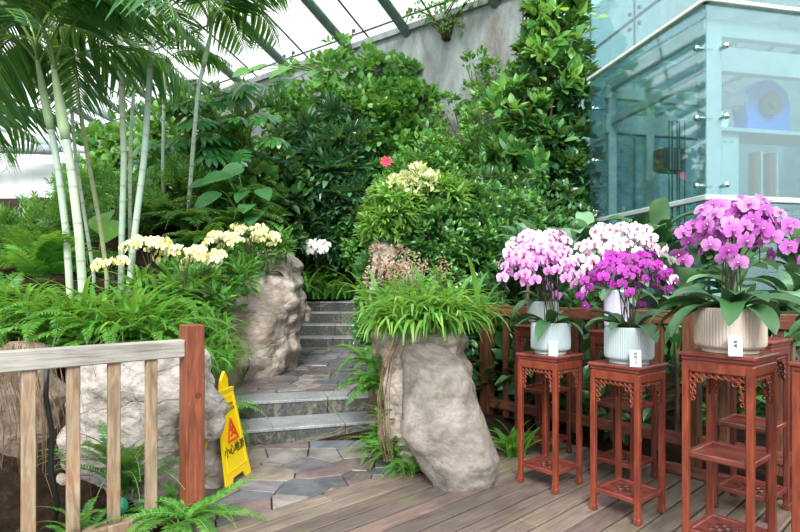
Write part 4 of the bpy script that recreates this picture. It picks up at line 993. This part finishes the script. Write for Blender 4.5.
fset('sword', 'lf_fern', L=.72, pairs=34, pl=.065, e0=60, e1=-75, pw=1.2, T=T_narrow, lean=.3, droop=.2)
fset('sword_mid', 'lf_fern_mid', L=.75, pairs=20, pl=.14, e0=62, e1=-50, pw=1.1, T=T_narrow, lean=.35, droop=.2)
fset('cycad', 'lf_fern', L=.95, pairs=26, pl=.20, e0=55, e1=-15, pw=1.0, T=T_narrow, lean=.25)
fset('tiny', 'lf_moss', L=.26, pairs=16, pl=.04, e0=60, e1=-30, pw=1.6)
T_leaflet = T_blade([(0, .014), (.3, .040), (.7, .030), (1, .003)], .3, .55)
fset('palm', 'lf_palm', L=2.1, pairs=36, pl=.66, e0=72, e1=-55, T=T_leaflet, stem_r=.014, lean=.45, droop=.45, start=.25)
fset('palm_light', 'lf_palm_light', L=1.8, pairs=34, pl=.55, e0=70, e1=-35, T=T_leaflet, stem_r=.012, lean=.5, droop=.35, start=.22)
fset('palm_fine', 'lf_fern_mid', L=1.3, pairs=40, pl=.35, e0=60, e1=-40, T=T_leaflet, stem_r=.008, lean=.4)
def fern(name, label, cat, loc, key, n, sc=1.0, az=(0, 360), tilt=(-12, 30), group='ferns', seed=None, part='frond'):
    o = thing(name, label, cat, loc, 0, group); rg = random.Random(seed if seed is not None else int(abs(loc[0]*991+loc[1]*37)*10))
    for k in range(n):
        a = R(az[0]+(az[1]-az[0])*(k+rg.random()*.9)/n)
        child(part, FM[key][rg.randrange(4)], o, (rg.gauss(0, .03)*sc, rg.gauss(0, .03)*sc, 0), (R(rg.uniform(*tilt)), R(rg.uniform(-12, 12)), a), sc*rg.uniform(.75, 1.15))
    return o
def gz(x, y): return max(ground(x, y), -.02)
fb = [(-2.9, 4.55, 1.15, 'at the picture edge behind the grey rail'), (-2.45, 4.5, 1.1, 'bed behind the third slat, hanging over the dry roots'), (-2.0, 4.45, 1.05, 'above the pale limestone boulder'), (-1.7, 4.75, 1.0, 'hanging behind the red end post'),
      (-3.3, 5.2, 1.1, 'under the cycad'), (-2.75, 5.2, 1.15, 'at the foot of the two thickest palm trunks'), (-2.25, 5.2, 1.1, 'before the first cream orchids'), (-1.95, 5.25, 1.0, 'overhanging the rounded brown rock'), (-2.1, 5.7, 1.0, 'below the cream orchid row beside the layered boulder'), (-2.6, 6.0, 1.0, 'between palm trunks and cream orchids'), (-3.6, 4.5, 1.2, 'outermost of the bright fern bed')]
for x, y, s, l in fb: fern('sword_fern', 'bright green sword fern '+l, 'fern', (x, y, gz(x, y)+.02), 'sword', 34, s*1.05, (0, 360), (-25, 30), 'bright sword ferns in the raised bed')
for x, y, s, l in ((-3.1, 7.9, 1.2, 'behind the middle palm trunks'), (-2.4, 8.3, 1.2, 'below the elephant ear leaves'), (-3.6, 8.1, 1.2, 'beside the slender palm trunks'), (-2.6, 9.0, 1.3, 'below the monstera'), (-2.5, 7.1, 1.1, 'just above the cream orchid row')):
    fern('bank_fern', 'arching mid green fern on the bank '+l, 'fern', (x, y, gz(x, y)+.2), 'sword_mid', 30, s, (0, 360), (-15, 25), 'arching ferns on the bank')
fern('cycad', 'bright yellow-green cycad with stiff ribbed fronds beside the thick palm trunks', 'cycad', (-3.45, 5.3, 1.45), 'cycad', 20, .85, (0, 360), (-5, 30))
fern('cycad', 'smaller bluish cycad frond cluster at the edge of the fern bed', 'cycad', (-4.2, 5.6, 1.1), 'cycad', 12, .8)
for x, y, z, s, l in ((-5.2, 8.0, 1.6, 1.1, 'beyond the cycad'), (-6.0, 9.5, 2.0, 1.3, 'before the pale end wall'), (-4.4, 7.2, 1.4, 1.0, 'behind the first thick palm trunk')): fern('feathery_palm', 'young feathery palm '+l, 'palm', (x, y, z), 'palm_fine', 14, s, (0, 360), (-10, 20), 'young palms in the background')
# ferns low around the fence foot and boulder
fern('boston_fern', 'dark green boston fern growing through the slats beside the red post', 'fern', (-1.78, 3.55, .05), 'boston_dark', 34, 1.1, (0, 360), (-10, 30))
fern('boston_fern', 'boston fern arching over the deck at the foot of the red post', 'fern', (-1.28, 3.2, .0), 'boston', 20, .95, (0, 360), (-30, 5))
fern('boston_fern', 'boston fern in front of the bottom rail between slats', 'fern', (-1.75, 3.0, .0), 'boston', 12, .6, (0, 360), (-10, 25))
fern('boston_fern', 'thin fern fronds behind the second slat', 'fern', (-2.15, 3.75, .1), 'boston', 12, .8)
fern('boston_fern', 'small fern growing on the ledge between red post and yellow sign', 'fern', (-1.45, 3.5, .03), 'boston', 9, .38, (0, 360))
fern('boston_fern', 'fern hanging over the two lower steps beside the roots', 'fern', (-.2, 4.8, .5), 'sword_mid', 26, .66, (0, 360), (-35, 10))
fern('boston_fern', 'fern spilling over the landing edge above the lower steps', 'fern', (-.25, 5.3, .62), 'boston', 26, .95, (0, 360), (-30, 10))
for x, y, z, s, l in ((-.02, 4.28, .02, .75, 'between the flagstones and the grey boulder'), (.08, 4.08, .0, .6, 'at the deck edge against the grey boulder'), (-.15, 4.5, .03, .7, 'at the foot of the hanging roots')):
    fern('moss_fern', 'small feathery moss fern '+l, 'fern', (x, y, z), 'boston', 22, s, (0, 360), (-30, 10), 'moss ferns')
for x, y, z in ((.02, 4.2, .05), (-.05, 4.35, .1), (-.1, 4.55, .1)): pass
fern('moss_fern', 'light fern tuft at the end of the lowest step', 'fern', (-.12, 4.78, .02), 'boston', 22, .7, (0, 360), (-30, 20), 'moss ferns')
fern('moss_fern', 'low cushion of light moss fern below the hanging roots', 'fern', (-.06, 4.24, .1), 'tiny', 40, 1.0, (0, 360), (-10, 50), 'moss ferns')
fern('moss_fern', 'low cushion of light moss fern climbing the rock below the grass', 'fern', (-.08, 4.3, .3), 'tiny', 34, 1.0, (0, 360), (-10, 50), 'moss ferns')

# ------------------------------------------------------------------ strap-leaved clumps
def strapclump(name, label, cat, loc, mat, n, L, w_, e0=(50, 85), bend=1.6, group=None, spread=.05, az=(0, 360), seg=7, part='leaves'):
    o = thing(name, label, cat, loc, 0, group); rg = random.Random(int(abs(loc[0]*517+loc[1]*91+L*100))); b = MB()
    for k in range(n):
        a = R(rg.uniform(*az)); d = Vector((math.sin(a), -math.cos(a), 0)); sd_ = Vector((d.y, -d.x, 0)); l = L*rg.uniform(.6, 1.15); el = R(rg.uniform(*e0)); p = Vector((rg.gauss(0, spread), rg.gauss(0, spread), 0)); V = []; ww = w_*rg.uniform(.7, 1.2)
        tw = rg.uniform(-.5, .5)
        for i in range(seg+1):
            t = i/seg; e = el-bend*t*rg.uniform(.9, 1.1)*(1.2-.3*el); q = math.sin(PI*min(1, .12+.88*t))**.7*ww if t < 1 else .002
            u3 = (sd_+Vector((0, 0, tw*t*.4))).normalized(); V += [tuple(p-u3*q+Vector((0, 0, q*.35))), tuple(p), tuple(p+u3*q+Vector((0, 0, q*.35)))]
            p = p+(d*math.cos(e)+Vector((0, 0, math.sin(e))))*l/seg
        f = []
        for i in range(seg): c = i*3; f += [(c, c+1, c+4, c+3), (c+1, c+2, c+5, c+4)]
        b.add(V, f)
    b.build(part, M[mat], o, True); return o
GG = 'strap-leaved clumps over the boulder'
strapclump('ribbon_grass', 'bright ribbon-leaved grass crowning the tan rock behind the grey slab', 'grass plant', (.2, 4.28, 1.07), 'lf_grass', 260, .56, .015, group=GG, spread=.15, bend=2.7)
strapclump('ribbon_grass', 'bright ribbon grass spilling towards the hanging roots', 'grass plant', (.04, 4.36, 1.05), 'lf_grass', 220, .48, .014, group=GG, spread=.12, bend=2.7)
strapclump('ribbon_grass', 'ribbon grass arching towards the fence corner post', 'grass plant', (.42, 4.36, 1.07), 'lf_grass', 200, .52, .013, group=GG, spread=.11, bend=2.3)
strapclump('ribbon_grass', 'ribbon grass on the mossy rock beside the landing', 'grass plant', (.06, 5.3, 1.15), 'lf_grass', 180, .5, .014, group=GG, spread=.13, bend=2.0)
strapclump('broad_grass', 'broader strap leaves standing at the back of the ribbon grass', 'grass plant', (.2, 4.7, 1.1), 'lf_fern_mid', 120, .62, .02, group=GG, spread=.2, bend=1.5)
strapclump('lily_clump', 'dark strap-leaved lily clump at the side of the top step', 'lily', (-1.75, 11.5, 1.15), 'lf_fern_mid', 130, .7, .03, spread=.22, bend=1.5, group='lily clumps')
strapclump('lily_clump', 'strap-leaved lily clump below the white orchids', 'lily', (-2.2, 11.4, 1.3), 'lf_fern', 110, .75, .03, spread=.2, bend=1.5, group='lily clumps')
strapclump('lily_clump', 'small strap-leaved clump at the back of the upper path', 'lily', (-1.1, 12.3, 1.15), 'lf_fern_mid', 90, .6, .03, spread=.25, bend=1.5, group='lily clumps')
strapclump('leafy_weed', 'small bright leafy plant growing between the boulder and the fence', 'plant', (.93, 4.55, 0), 'lf_fern', 34, .34, .025, spread=.04, bend=1.2)
for x, y, l in ((-2.6, 4.6, 'hanging over the third slat'), (-2.15, 4.5, 'above the pale limestone'), (-1.85, 4.75, 'right behind the red end post'), (-3.2, 4.7, 'near the picture edge'), (-2.0, 5.3, 'draped over the rounded brown rock'), (-2.45, 5.4, 'below the cream orchids')):
    strapclump('arching_grass', 'long bright arching leaves in the fern bed '+l, 'grass plant', (x, y, gz(x, y)+.12), 'lf_fern', 80, .62, .017, spread=.14, bend=1.9, group='arching leaves in the fern bed')
# seed heads above the ribbon grass
o = thing('dry_seed_heads', 'dry pinkish-brown seed heads standing above the ribbon grass', 'seed heads', (.12, 4.85, 1.1)); b = MB(); s_ = MB(); rg = random.Random(3)
for k in range(26):
    a = Vector((rg.gauss(0, .14), rg.gauss(0, .05), .38+rg.random()*.16)); s_.tube([(a.x*.3, a.y*.3, 0), (a.x*.7, a.y*.7, a.z*.6), tuple(a)], .0025, 4)
    m = 12; pos = np.array([tuple(a)])+RG.normal(size=(m, 3))*np.array([.02, .02, .05]); b.inst(T_small, frames(rdir(m), rdir(m))*.028, pos)
b.build('seed_heads', M['lf_dry'], o)['kind'] = 'stuff'; s_.build('stem', M['lf_dry'], o)
shrub('dry_flower_patch', 'patch of dry pinkish flowers against the upright tan rock', 'dry flowers', [(-.13, 5.95, 1.72, .22, .15, .14), (-.1, 5.9, 1.52, .26, .15, .13)], T_small, 520, .04, 'lf_dry', base=(-.1, 6.1, 1.35), clumps=20, cr=.4)

# ------------------------------------------------------------------ big leaves: monstera and elephant ears
def monstera_tpl():
    ps = []
    for s in (-1, 1):
        for k in range(6):
            t = .02+.16*k; a = s*(1.9-.28*k); L = (.46, .56, .6, .56, .48, .36)[k]; ax = np.array([[math.sin(a), math.cos(a), .05-.1]]); Mx = frames(ax, np.array([[0, 0, 1.]]))[0]
            T = T_blade([(0, .10), (.5, .13), (.8, .13), (1, .03)], .05, .25); ps.append((T, Mx@np.diag([1, L, 1])@np.diag([.62, 1, 1]), (0, t, 0)))
    ps.append((T_blade([(0, .05), (.5, .2), (.8, .16), (1, .01)], .1, .1), np.eye(3), (0, .05, 0))); return merge_tpl(ps)
T_monst = monstera_tpl()
T_ear = T_blade([(-.25, .12), (-.1, .3), (.15, .37), (.45, .34), (.75, .2), (1, .01)], .12, .2)
def bigleaf(name, label, cat, base, leaves, T, size, mat, group=None):
    """leaves: target points; each leaf a part with its own stalk"""
    o = thing(name, label, cat, base, 0, group); rg = random.Random(len(leaves)); B0 = Vector(base)
    for t in leaves:
        t = Vector(t[:3]); d = (t-B0); h = Vector((d.x, d.y-.3, 0)).normalized(); b = MB(); s = size*rg.uniform(.75, 1.15)
        ax = np.array([[h.x+rg.gauss(0, .35), h.y-.3, -.55+rg.gauss(0, .25)]]); nr = np.array([[rg.gauss(0, .3), -.6, .8]])
        b.inst(T, frames(ax, nr)*s, np.array([tuple(d)])); b.tube([(0, 0, 0), tuple(d*.5+Vector((0, 0, .12))), tuple(d)], [.014, .01, .006], 6, 1)
        b.build('leaf', [M[mat], M['stem_green']], o)
    return o
rg = random.Random(12)
def cloud(x0, x1, y0, y1, Y0, Y1, n): return [P(rg.uniform(x0, x1), rg.uniform(y0, y1), rg.uniform(Y0, Y1)) for _ in range(n)]
bigleaf('monstera', 'monstera with split leaves below the arching palm frond', 'monstera', P(240, 185, 10.2), cloud(185, 272, 78, 165, 9.4, 10.2, 26), T_monst, .62, 'lf_monstera', 'monsteras on the bank')
bigleaf('monstera', 'monstera with pale split leaves behind the slender palm trunk', 'monstera', P(195, 190, 10.0), cloud(150, 235, 125, 180, 9.2, 9.8, 16), T_monst, .5, 'lf_monstera', 'monsteras on the bank')
bigleaf('elephant_ear', 'elephant ear plant with three pale veined leaves above the tan boulder', 'elephant ear', P(245, 222, 8.6), [P(262, 190, 8.3), P(248, 205, 8.1), P(256, 214, 8.2), P(225, 175, 8.6), P(208, 182, 8.6), P(238, 168, 8.8), P(244, 192, 8.5), P(214, 195, 8.4)], T_ear, .42, 'lf_ear')
bigleaf('banana_leaf_plant', 'single bright paddle leaf between the palm trunks', 'plant', P(100, 250, 7.2), [P(110, 222, 7.0), P(104, 215, 7.3)], T_ear, .45, 'lf_fern')
bigleaf('philodendron', 'bright philodendron leaves at the roof end of the vine mound', 'philodendron', P(330, 75, 11.6), cloud(280, 345, 48, 85, 11.0, 11.4, 9)+cloud(240, 300, 60, 80, 11.0, 11.4, 5), T_ear, .34, 'lf_ivy')
bigleaf('philodendron', 'large yellow-green leaf at the top of the ficus column', 'philodendron', P(575, 25, 9.4), [P(583, 14, 9.2), P(592, 20, 9.1), P(560, 10, 9.2), P(548, 32, 9.2)], T_ear, .4, 'lf_lime')

# ------------------------------------------------------------------ palms
def palm(label, px, r0, key='palm', nf=9, sc=1.0, az0=0, green=False, tilt=(-20, 25), shaft=.7):
    """px: list of (x, y, Y) points from foot to crown"""
    pts = [P(*p) for p in px]; base = pts[0].copy(); base.z = gz(base.x, base.y)-.05; B0 = base
    pts = [base]+pts; o = thing('bamboo_palm', label, 'palm', base, 0, 'slender ringed palms in the bed')
    dense = []; 
    for a, c in zip(pts, pts[1:]):
        k = max(2, int((c-a).length/.02)); dense += [a.lerp(c, i/k) for i in range(k)]
    dense.append(pts[-1])
    for _ in range(30): dense = [dense[0]]+[(a+b_*2+c)/4 for a, b_, c in zip(dense, dense[1:], dense[2:])]+[dense[-1]]
    L = 0; rs = []; cols = []; ring = .17; prev = dense[0]
    for p in dense:
        L += (p-prev).length; prev = p; f = (L % ring)/ring; r = r0*.72*(1-.2*L/6)
        if f < .08: rs.append(r*1.05); cols.append((.27, .30, .22))
        else:
            rs.append(r); g = .0+.15*math.sin(L*1.7+az0); cols.append((.37+g*.4, .47+g*.3, .38+g*.05) if not green else (.34, .40, .2))
    b = MB(); b.tube([p-B0 for p in dense], rs, 12, 0, True, cols); b.build('trunk', M['palm_trunk'], o, True)
    top = pts[-1]; d = (pts[-1]-pts[-2]).normalized(); b = MB()
    sh = [top+d*shaft*t for t in (0, .15, .4, .7, 1.0)]; b.tube([p-B0 for p in sh], [r0*.76, r0*.92, r0*.85, r0*.62, r0*.36], 12, 0, True, (.30, .42, .24)); b.build('crownshaft', M['palm_trunk'], o, True)
    rg = random.Random(int(az0*13+px[0][0])); tip = sh[-1]-B0
    for k in range(nf):
        a = az0+360*(k+rg.random()*.6)/nf
        child('frond', FM[key][rg.randrange(4)], o, tuple(tip-d*.08), (R(rg.uniform(*tilt)), R(rg.uniform(-20, 20)), R(a)), sc*rg.uniform(.8, 1.1))
    return o
palm('palm with pale ringed trunk leaning outward, first of the two thick ones', [(70, 290, 5.1), (66, 230, 5.1), (57, 160, 5.15), (51, 130, 5.15)], .045, 'palm', 6, .9, 20)
palm('palm with the thickest trunk, its lower part bulging green-gold', [(83, 290, 5.0), (79, 235, 5.0), (72, 175, 5.05), (66, 140, 5.05)], .055, 'palm', 6, .95, 50)
palm('very thin pale palm trunk just behind the thickest one', [(94, 275, 6.6), (86, 225, 6.6), (76, 160, 6.6), (70, 90, 6.6)], .03, 'palm_light', 6, .8, 0)
palm('greenish-yellow thin palm trunk leaning past the thick pair', [(107, 275, 6.4), (101, 230, 6.4), (89, 165, 6.4), (77, 90, 6.4), (72, 45, 6.4)], .035, 'palm', 7, .9, 40, True)
palm('straight silvery palm trunk with dark rings beside the cream orchids', [(121, 285, 5.6), (122, 230, 5.6), (124, 160, 5.6), (121, 70, 5.6), (119, -20, 5.6)], .043, 'palm', 8, .9, 10)
palm('silvery palm trunk curving up past the straight one', [(129, 290, 5.5), (135, 230, 5.5), (144, 160, 5.5), (151, 60, 5.5), (155, -30, 5.5)], .045, 'palm', 9, .95, 33)
palm('thin pale palm trunk between the two silvery ones', [(130, 240, 7.6), (130, 180, 7.6), (131, 130, 7.6), (136, 60, 7.6)], .035, 'palm_light', 6, .8, 0)
palm('slender pale palm trunk on the bank behind the cream orchids', [(163, 215, 8.8), (163, 150, 8.8), (164, 105, 8.8)], .038, 'palm_light', 6, .75, 15)
palm('slender leaning palm with a full drooping crown nearest the vine mound', [(188, 215, 8.6), (192, 160, 8.6), (198, 90, 8.6), (203, 68, 8.6)], .045, 'palm', 11, .95, 25)
palm('palm hidden low at the picture edge with drooping fan-like fronds', [(-40, 290, 6.5), (-42, 220, 6.5), (-45, 195, 6.5)], .05, 'palm', 9, .8, 0)
palm('palm crown showing only its fronds at the upper corner', [(-20, 290, 5.6), (-10, 150, 5.6), (0, 40, 5.6)], .045, 'palm', 10, .9, 5)

# ------------------------------------------------------------------ orchids
def bloom_mesh(name, edge, mid, lip, s=1.0, centre=None, cup=.15):
    b = MB(); edge, mid, lip = H(edge), H(mid), H(lip)
    def petal(a, L, w_, z=0.0, base=mid, tip=edge):
        prof = [(.03, .04), (.25, .30*w_), (.55, .5*w_), (.82, .40*w_), (1, .08)]; V = []; C = []; ca, sa = math.cos(a), math.sin(a)
        for t, q in prof:
            for sx in (-1, 0, 1):
                x, y = sx*q*L, t*L; V.append((x*ca-y*sa, z-(.18*abs(sx)*q+cup*t*t)*L*-1*.6, x*sa+y*ca)); m = min(1, t*1.5); C.append(tuple(base[i]*(1-m)+tip[i]*m for i in range(3)))
        f = []
        for i in range(4): c = i*3; f += [(c, c+1, c+4, c+3), (c+1, c+2, c+5, c+4)]
        b.add(V, f, 0, C)
    for a in (0, 2.25, -2.25): petal(a, .5*s, .62, .01*s)
    for a in (1.35, -1.35): petal(a, .52*s, 1.15, -.01*s)
    b.add([(0, -.06*s, .06*s), (.1*s, -.09*s, 0), (.05*s, -.13*s, -.14*s), (0, -.16*s, -.2*s), (-.05*s, -.13*s, -.14*s), (-.1*s, -.09*s, 0), (0, -.14*s, -.03*s)], [(0, 6, 1), (1, 6, 2), (2, 6, 3), (3, 6, 4), (4, 6, 5), (5, 6, 0)], 0, lip)
    b.tube([(0, .0, 0), (0, -.09*s, .03*s)], [.03*s, .045*s], 6, 0, True, centre and H(centre) or (.9, .85, .8))
    return mesh_only(b, name, [M['petal']], True)
BM = {'lilac': [bloom_mesh('bloom', '#dfaadd', '#bc48b2', '#a01078'), bloom_mesh('bloom', '#cd8acc', '#b848b2', '#a01080'), bloom_mesh('bloom', '#d8a0d6', '#c460ba', '#a81088')],
      'pinkwhite': [bloom_mesh('bloom', '#f2d4ee', '#dc88c8', '#a81070', centre='#a01060'), bloom_mesh('bloom', '#ecc4e6', '#d878bc', '#c01880', centre='#a01060')],
      'magenta': [bloom_mesh('bloom', '#9c1096', '#80067c', '#560360', centre='#d890d8'), bloom_mesh('bloom', '#ae22a8', '#900a8c', '#660470', centre='#f0c8f0')],
      'white': [bloom_mesh('bloom', '#efe8ec', '#e6b8d4', '#a81068', centre='#b01868'), bloom_mesh('bloom', '#eadfe7', '#dca4c8', '#b81878', centre='#b01868')],
      'purple': [bloom_mesh('bloom', '#bc68bd', '#9c2c98', '#700c60', centre='#ffe0c0'), bloom_mesh('bloom', '#a848aa', '#881c84', '#620858', centre='#f8d0b0'), bloom_mesh('bloom', '#cc86cc', '#ac44a6', '#7a1070', centre='#ffe0c0')],
      'cream': [bloom_mesh('bloom', '#e9e4a4', '#ded67c', '#d4c04a', centre='#e0c030'), bloom_mesh('bloom', '#f0ecc4', '#e2da8c', '#d0b840', centre='#f0d040')],
      'purewhite': [bloom_mesh('bloom', '#ffffff', '#f4f4ea', '#f0e8c0', centre='#f0e890')]}
def leafmesh(mat, L, w_, e0, bend, name='leaf'):
    b = MB(); p = Vector((0, 0, 0)); V = []; seg = 9
    for i in range(seg+1):
        t = i/seg; e = R(e0)-bend*t; q = w_*(math.sin(PI*(.1+.85*t))**.6) if t < 1 else .004
        for sx in (-1, -.5, 0, .5, 1): V.append((sx*q, p.y, p.z+q*.35*abs(sx)))
        p = p+Vector((0, math.cos(e), math.sin(e)))*L/seg
    f = [(i*5+k, i*5+k+1, i*5+k+6, i*5+k+5) for i in range(seg) for k in range(4)]; b.add(V, f)
    return mesh_only(b, name, [M[mat]], True)
LM = {k: [leafmesh(m, L, w_, e, bd) for L, w_, e, bd in ((.27, .047, 45, 1.3), (.3, .05, 30, 1.5), (.24, .054, 60, 1.6), (.32, .044, 20, 1.5))] for k, m in (('d', 'lf_orchid'), ('p', 'lf_orchid_pale'))}
def orchid(root, kind, centre, rad, nsp, per, bs, leafn=8, leafk='d', leafs=1.0, laz=None, stemmat='stem', squash=.55, zl=None, face=.75, seed=1):
    """spikes arch from the pot to the surface of an ellipsoid (centre, rad in the root's frame); blooms along their outer part"""
    rg = random.Random(seed); z0 = root.get('soil', 0); C = Vector(centre); Rr = Vector(rad); rim = root.get('rim', .05)
    for k in range(leafn):
        a = (360*(k+rg.random()*.5)/leafn) if laz is None else laz[k % len(laz)]+rg.uniform(-8, 8)
        child('leaf', LM[leafk][rg.randrange(4)], root, (rg.gauss(0, .01)-math.sin(R(a))*rim*.25, math.cos(R(a))*rim*.25, z0+.01), (R(rg.uniform(-12, 10)), R(rg.uniform(-15, 15)), R(a)), leafs*rg.uniform(.8, 1.1))
    for k in range(nsp):
        a = 2*PI*(k+rg.random()*.5)/nsp; lv = (k % 3)/2
        b = MB(); p0 = Vector((rg.uniform(-.3, .3)*rim, rg.uniform(-.3, .3)*rim, z0))
        out = Vector((math.cos(a), math.sin(a), 0)); top = C+Vector((out.x*Rr.x*(.25+.25*lv), out.y*Rr.y*(.25+.25*lv), Rr.z*(.95-.45*lv)))
        end = C+Vector((out.x*Rr.x*(.55+.45*lv), out.y*Rr.y*(.7+.3*lv), -Rr.z*rg.uniform(.3, .9)*(.3+.7*lv)+Rr.z*.25*(1-lv)))
        pts = []
        for i in range(15):
            t = i/14
            if t < .55: q = t/.55; m = p0.lerp(top, q); m += Vector((p0.x-top.x, p0.y-top.y, 0))*.25*math.sin(PI*q)
            else: q = (t-.55)/.45; m = top.lerp(end, q)+Vector((0, 0, Rr.z*.35*math.sin(PI*q)))+out*Rr.x*.12*math.sin(PI*q)
            pts.append(m)
        for _ in range(2): pts = [pts[0]]+[(x+y*2+z)/4 for x, y, z in zip(pts, pts[1:], pts[2:])]+[pts[-1]]
        b.tube(pts, [.0032]*10+[.0026]*5, 5, 0); sp = None; ped = []
        for i in range(per):
            t = .50+.5*(i+.3)/per; x = t*14; j = min(int(x), 13); q = pts[j].lerp(pts[j+1], x-j)
            o_ = Vector((rg.gauss(0, .5), -face+rg.gauss(0, .35), rg.gauss(.05, .3)))+(q-C).normalized()*.65; o_.normalize(); s = bs*rg.uniform(.85, 1.12)
            sdv = Vector((1, 0, 0))*(1 if i % 2 else -1)*bs*.35; e = q+sdv+o_*bs*.35; ped.append((q, e, o_, s))
        for q, e, o_, s in ped: b.tube([tuple(q), tuple(e)], .0016, 4)
        for q, e, o_, s in ped: pass
        sp = b.build('flower_spike', M[stemmat], root)
        for q, e, o_, s in ped:
            rz = math.atan2(o_.x, -o_.y); rx = math.asin(max(-1, min(1, o_.z)))
            child('bloom', BM[kind][rg.randrange(len(BM[kind]))], sp, tuple(e), (-rx, rg.uniform(-.3, .3), rz), s)
def relc(root, x, y, Y): return tuple(P(x, y, Y)-root.location)
orchid(pA, 'lilac', relc(pA, 541, 276, 3.85), (.25, .17, .21), 12, 8, .085, 9, 'd', .95, [60, 95, 150, 180, 215, 260, 300, 0], seed=2)
orchid(pA2, 'pinkwhite', relc(pA2, 541, 262, 4.3), (.29, .15, .22), 10, 8, .10, 7, 'd', .9, seed=3)
orchid(pB, 'magenta', relc(pB, 628, 287, 3.35), (.27, .17, .20), 12, 8, .068, 10, 'd', .95, [50, 85, 140, 185, 230, 280, 320, 20], seed=4)
orchid(pB2, 'white', relc(pB2, 623, 262, 3.85), (.30, .16, .24), 12, 8, .095, 6, 'p', .9, seed=5)
orchid(pC, 'purple', relc(pC, 737, 248, 2.75), (.27, .19, .22), 12, 8, .088, 16, 'd', 1.25, [55, 75, 100, 150, 180, 215, 250, 275, 300, 330, 20], seed=6)
orchid(pD, 'cream', (0, 0, .3), (.12, .1, .1), 3, 4, .05, 8, 'd', 1.0, seed=7)
# one stray bloom low on the cream pot
cs = thing('cream_orchid', '', 'orchid', (0, 0, 0)) if False else None
# cream phalaenopsis rows in the fern bed
def bed_orchid(x, y, Y, kind, label, n=2, per=8, sp=(.26, .14, .1), hh=.38, leafn=6, bs=.085, seed=0, stemmat='stem'):
    c = P(x, y, Y); r = thing('moth_orchid', label, 'orchid', (c.x, c.y, c.z-hh), 0, 'cream orchids in the fern bed' if kind == 'cream' else None); r['rim'] = .05
    orchid(r, kind, (0, 0, hh), sp, n, per, bs, leafn, 'd', .8, seed=seed, stemmat=stemmat); return r
for i, (x, y, Y, l, n, per, sp) in enumerate(((113, 266, 5.0, 'small cream orchid spray between the thick and silvery palm trunks', 2, 4, (.12, .1, .05)), (150, 248, 5.3, 'cream orchid with the densest flower heads, beside the silvery palm trunk', 4, 7, (.2, .12, .07)), (185, 258, 5.4, 'cream orchid low in the middle of the row', 4, 7, (.22, .12, .08)),
      (207, 262, 5.6, 'cream orchid drooping before the layered boulder', 4, 6, (.2, .12, .08)), (222, 245, 6.2, 'cream orchid on the shoulder of the layered boulder', 4, 6, (.2, .12, .1)), (248, 238, 6.8, 'cream orchid highest in the row, under the elephant ears', 5, 7, (.26, .12, .13)), (268, 244, 7.0, 'cream orchid at the far end of the row beside the boulder top', 4, 6, (.2, .12, .11)))):
    bed_orchid(x, y, Y, 'cream', l, n+1, per+1, (sp[0]*1.25, sp[1], sp[2]*1.25), seed=20+i)
bed_orchid(317, 252, 11.1, 'purewhite', 'white orchid above the strap-leaved clump by the top step', 6, 5, (.26, .15, .2), .75, 5, .16, 31)
shrub('orchid_underplanting', 'low leafy ground cover under the cream orchid row', 'ground cover', [(-2.2, 6.5, 1.45, .5, .4, .25), (-1.95, 7.3, 1.85, .5, .4, .2), (-2.3, 5.9, 1.25, .5, .4, .2)], T_narrow, 2600, .13, 'lf_fern_mid', clumps=50, cr=.4)

# ------------------------------------------------------------------ broad-leaved orchids and lilies behind the fence
bp = [(1.45, 5.75), (1.25, 5.35), (1.65, 5.0), (2.0, 4.85), (2.35, 4.65), (2.7, 4.45), (3.05, 4.25), (2.95, 4.8), (2.5, 5.2), (3.4, 4.6), (2.05, 5.5), (3.1, 5.5), (1.6, 5.7), (3.7, 5.1), (2.6, 5.9)]
pl = ['peeping over the fence behind the lilac orchid', 'behind the gap between lilac and magenta orchids', 'low behind the magenta orchid', 'directly behind the fence post', 'behind the purple orchid pot', 'at the foot of the last fence bay', 'near the picture edge above the rail', 'second row beside the picture edge', 'second row behind the white orchid', 'under the enclosure sill at the picture edge', 'rear row below the glass enclosure', 'rear row right under the blue motor', 'rear row beside the dark hedge', 'furthest towards the picture edge', 'rearmost one against the glass wall']
for i, ((x, y), l) in enumerate(zip(bp, pl)):
    z = 1.18+.10*(i % 3)+(.42 if y > 4.7 else 0)
    r = thing('broadleaf_lily', 'pale broad strap-leaved plant '+l, 'plant', (x, y, z), 0, 'broad-leaved plants behind the fence'); rg = random.Random(40+i)
    for k in range(22): child('leaf', LM['p' if rg.random() < .6 else 'd'][rg.randrange(4)], r, (rg.gauss(0, .03), rg.gauss(0, .03), rg.uniform(-.25, .1)), (R(rg.uniform(0, 50)), R(rg.uniform(-15, 15)), R(rg.uniform(0, 360))), rg.uniform(1.2, 2.0))
    b = MB(); b.tube([(0, 0, -z), (0, 0, .05)], [.022, .014], 8); b.build('stem', M['bark'], r)
shrub('border_hedge', 'dark low foliage seen through the fence balusters', 'hedge', [(1.5, 5.6, .5, .7, .35, .5), (2.6, 5.0, .45, .8, .35, .5), (3.3, 4.8, .5, .7, .4, .5), (1.1, 6.2, .6, .5, .3, .5)], T_ovate, 1700, .17, 'lf_vine_dark', clumps=60, cr=.3)
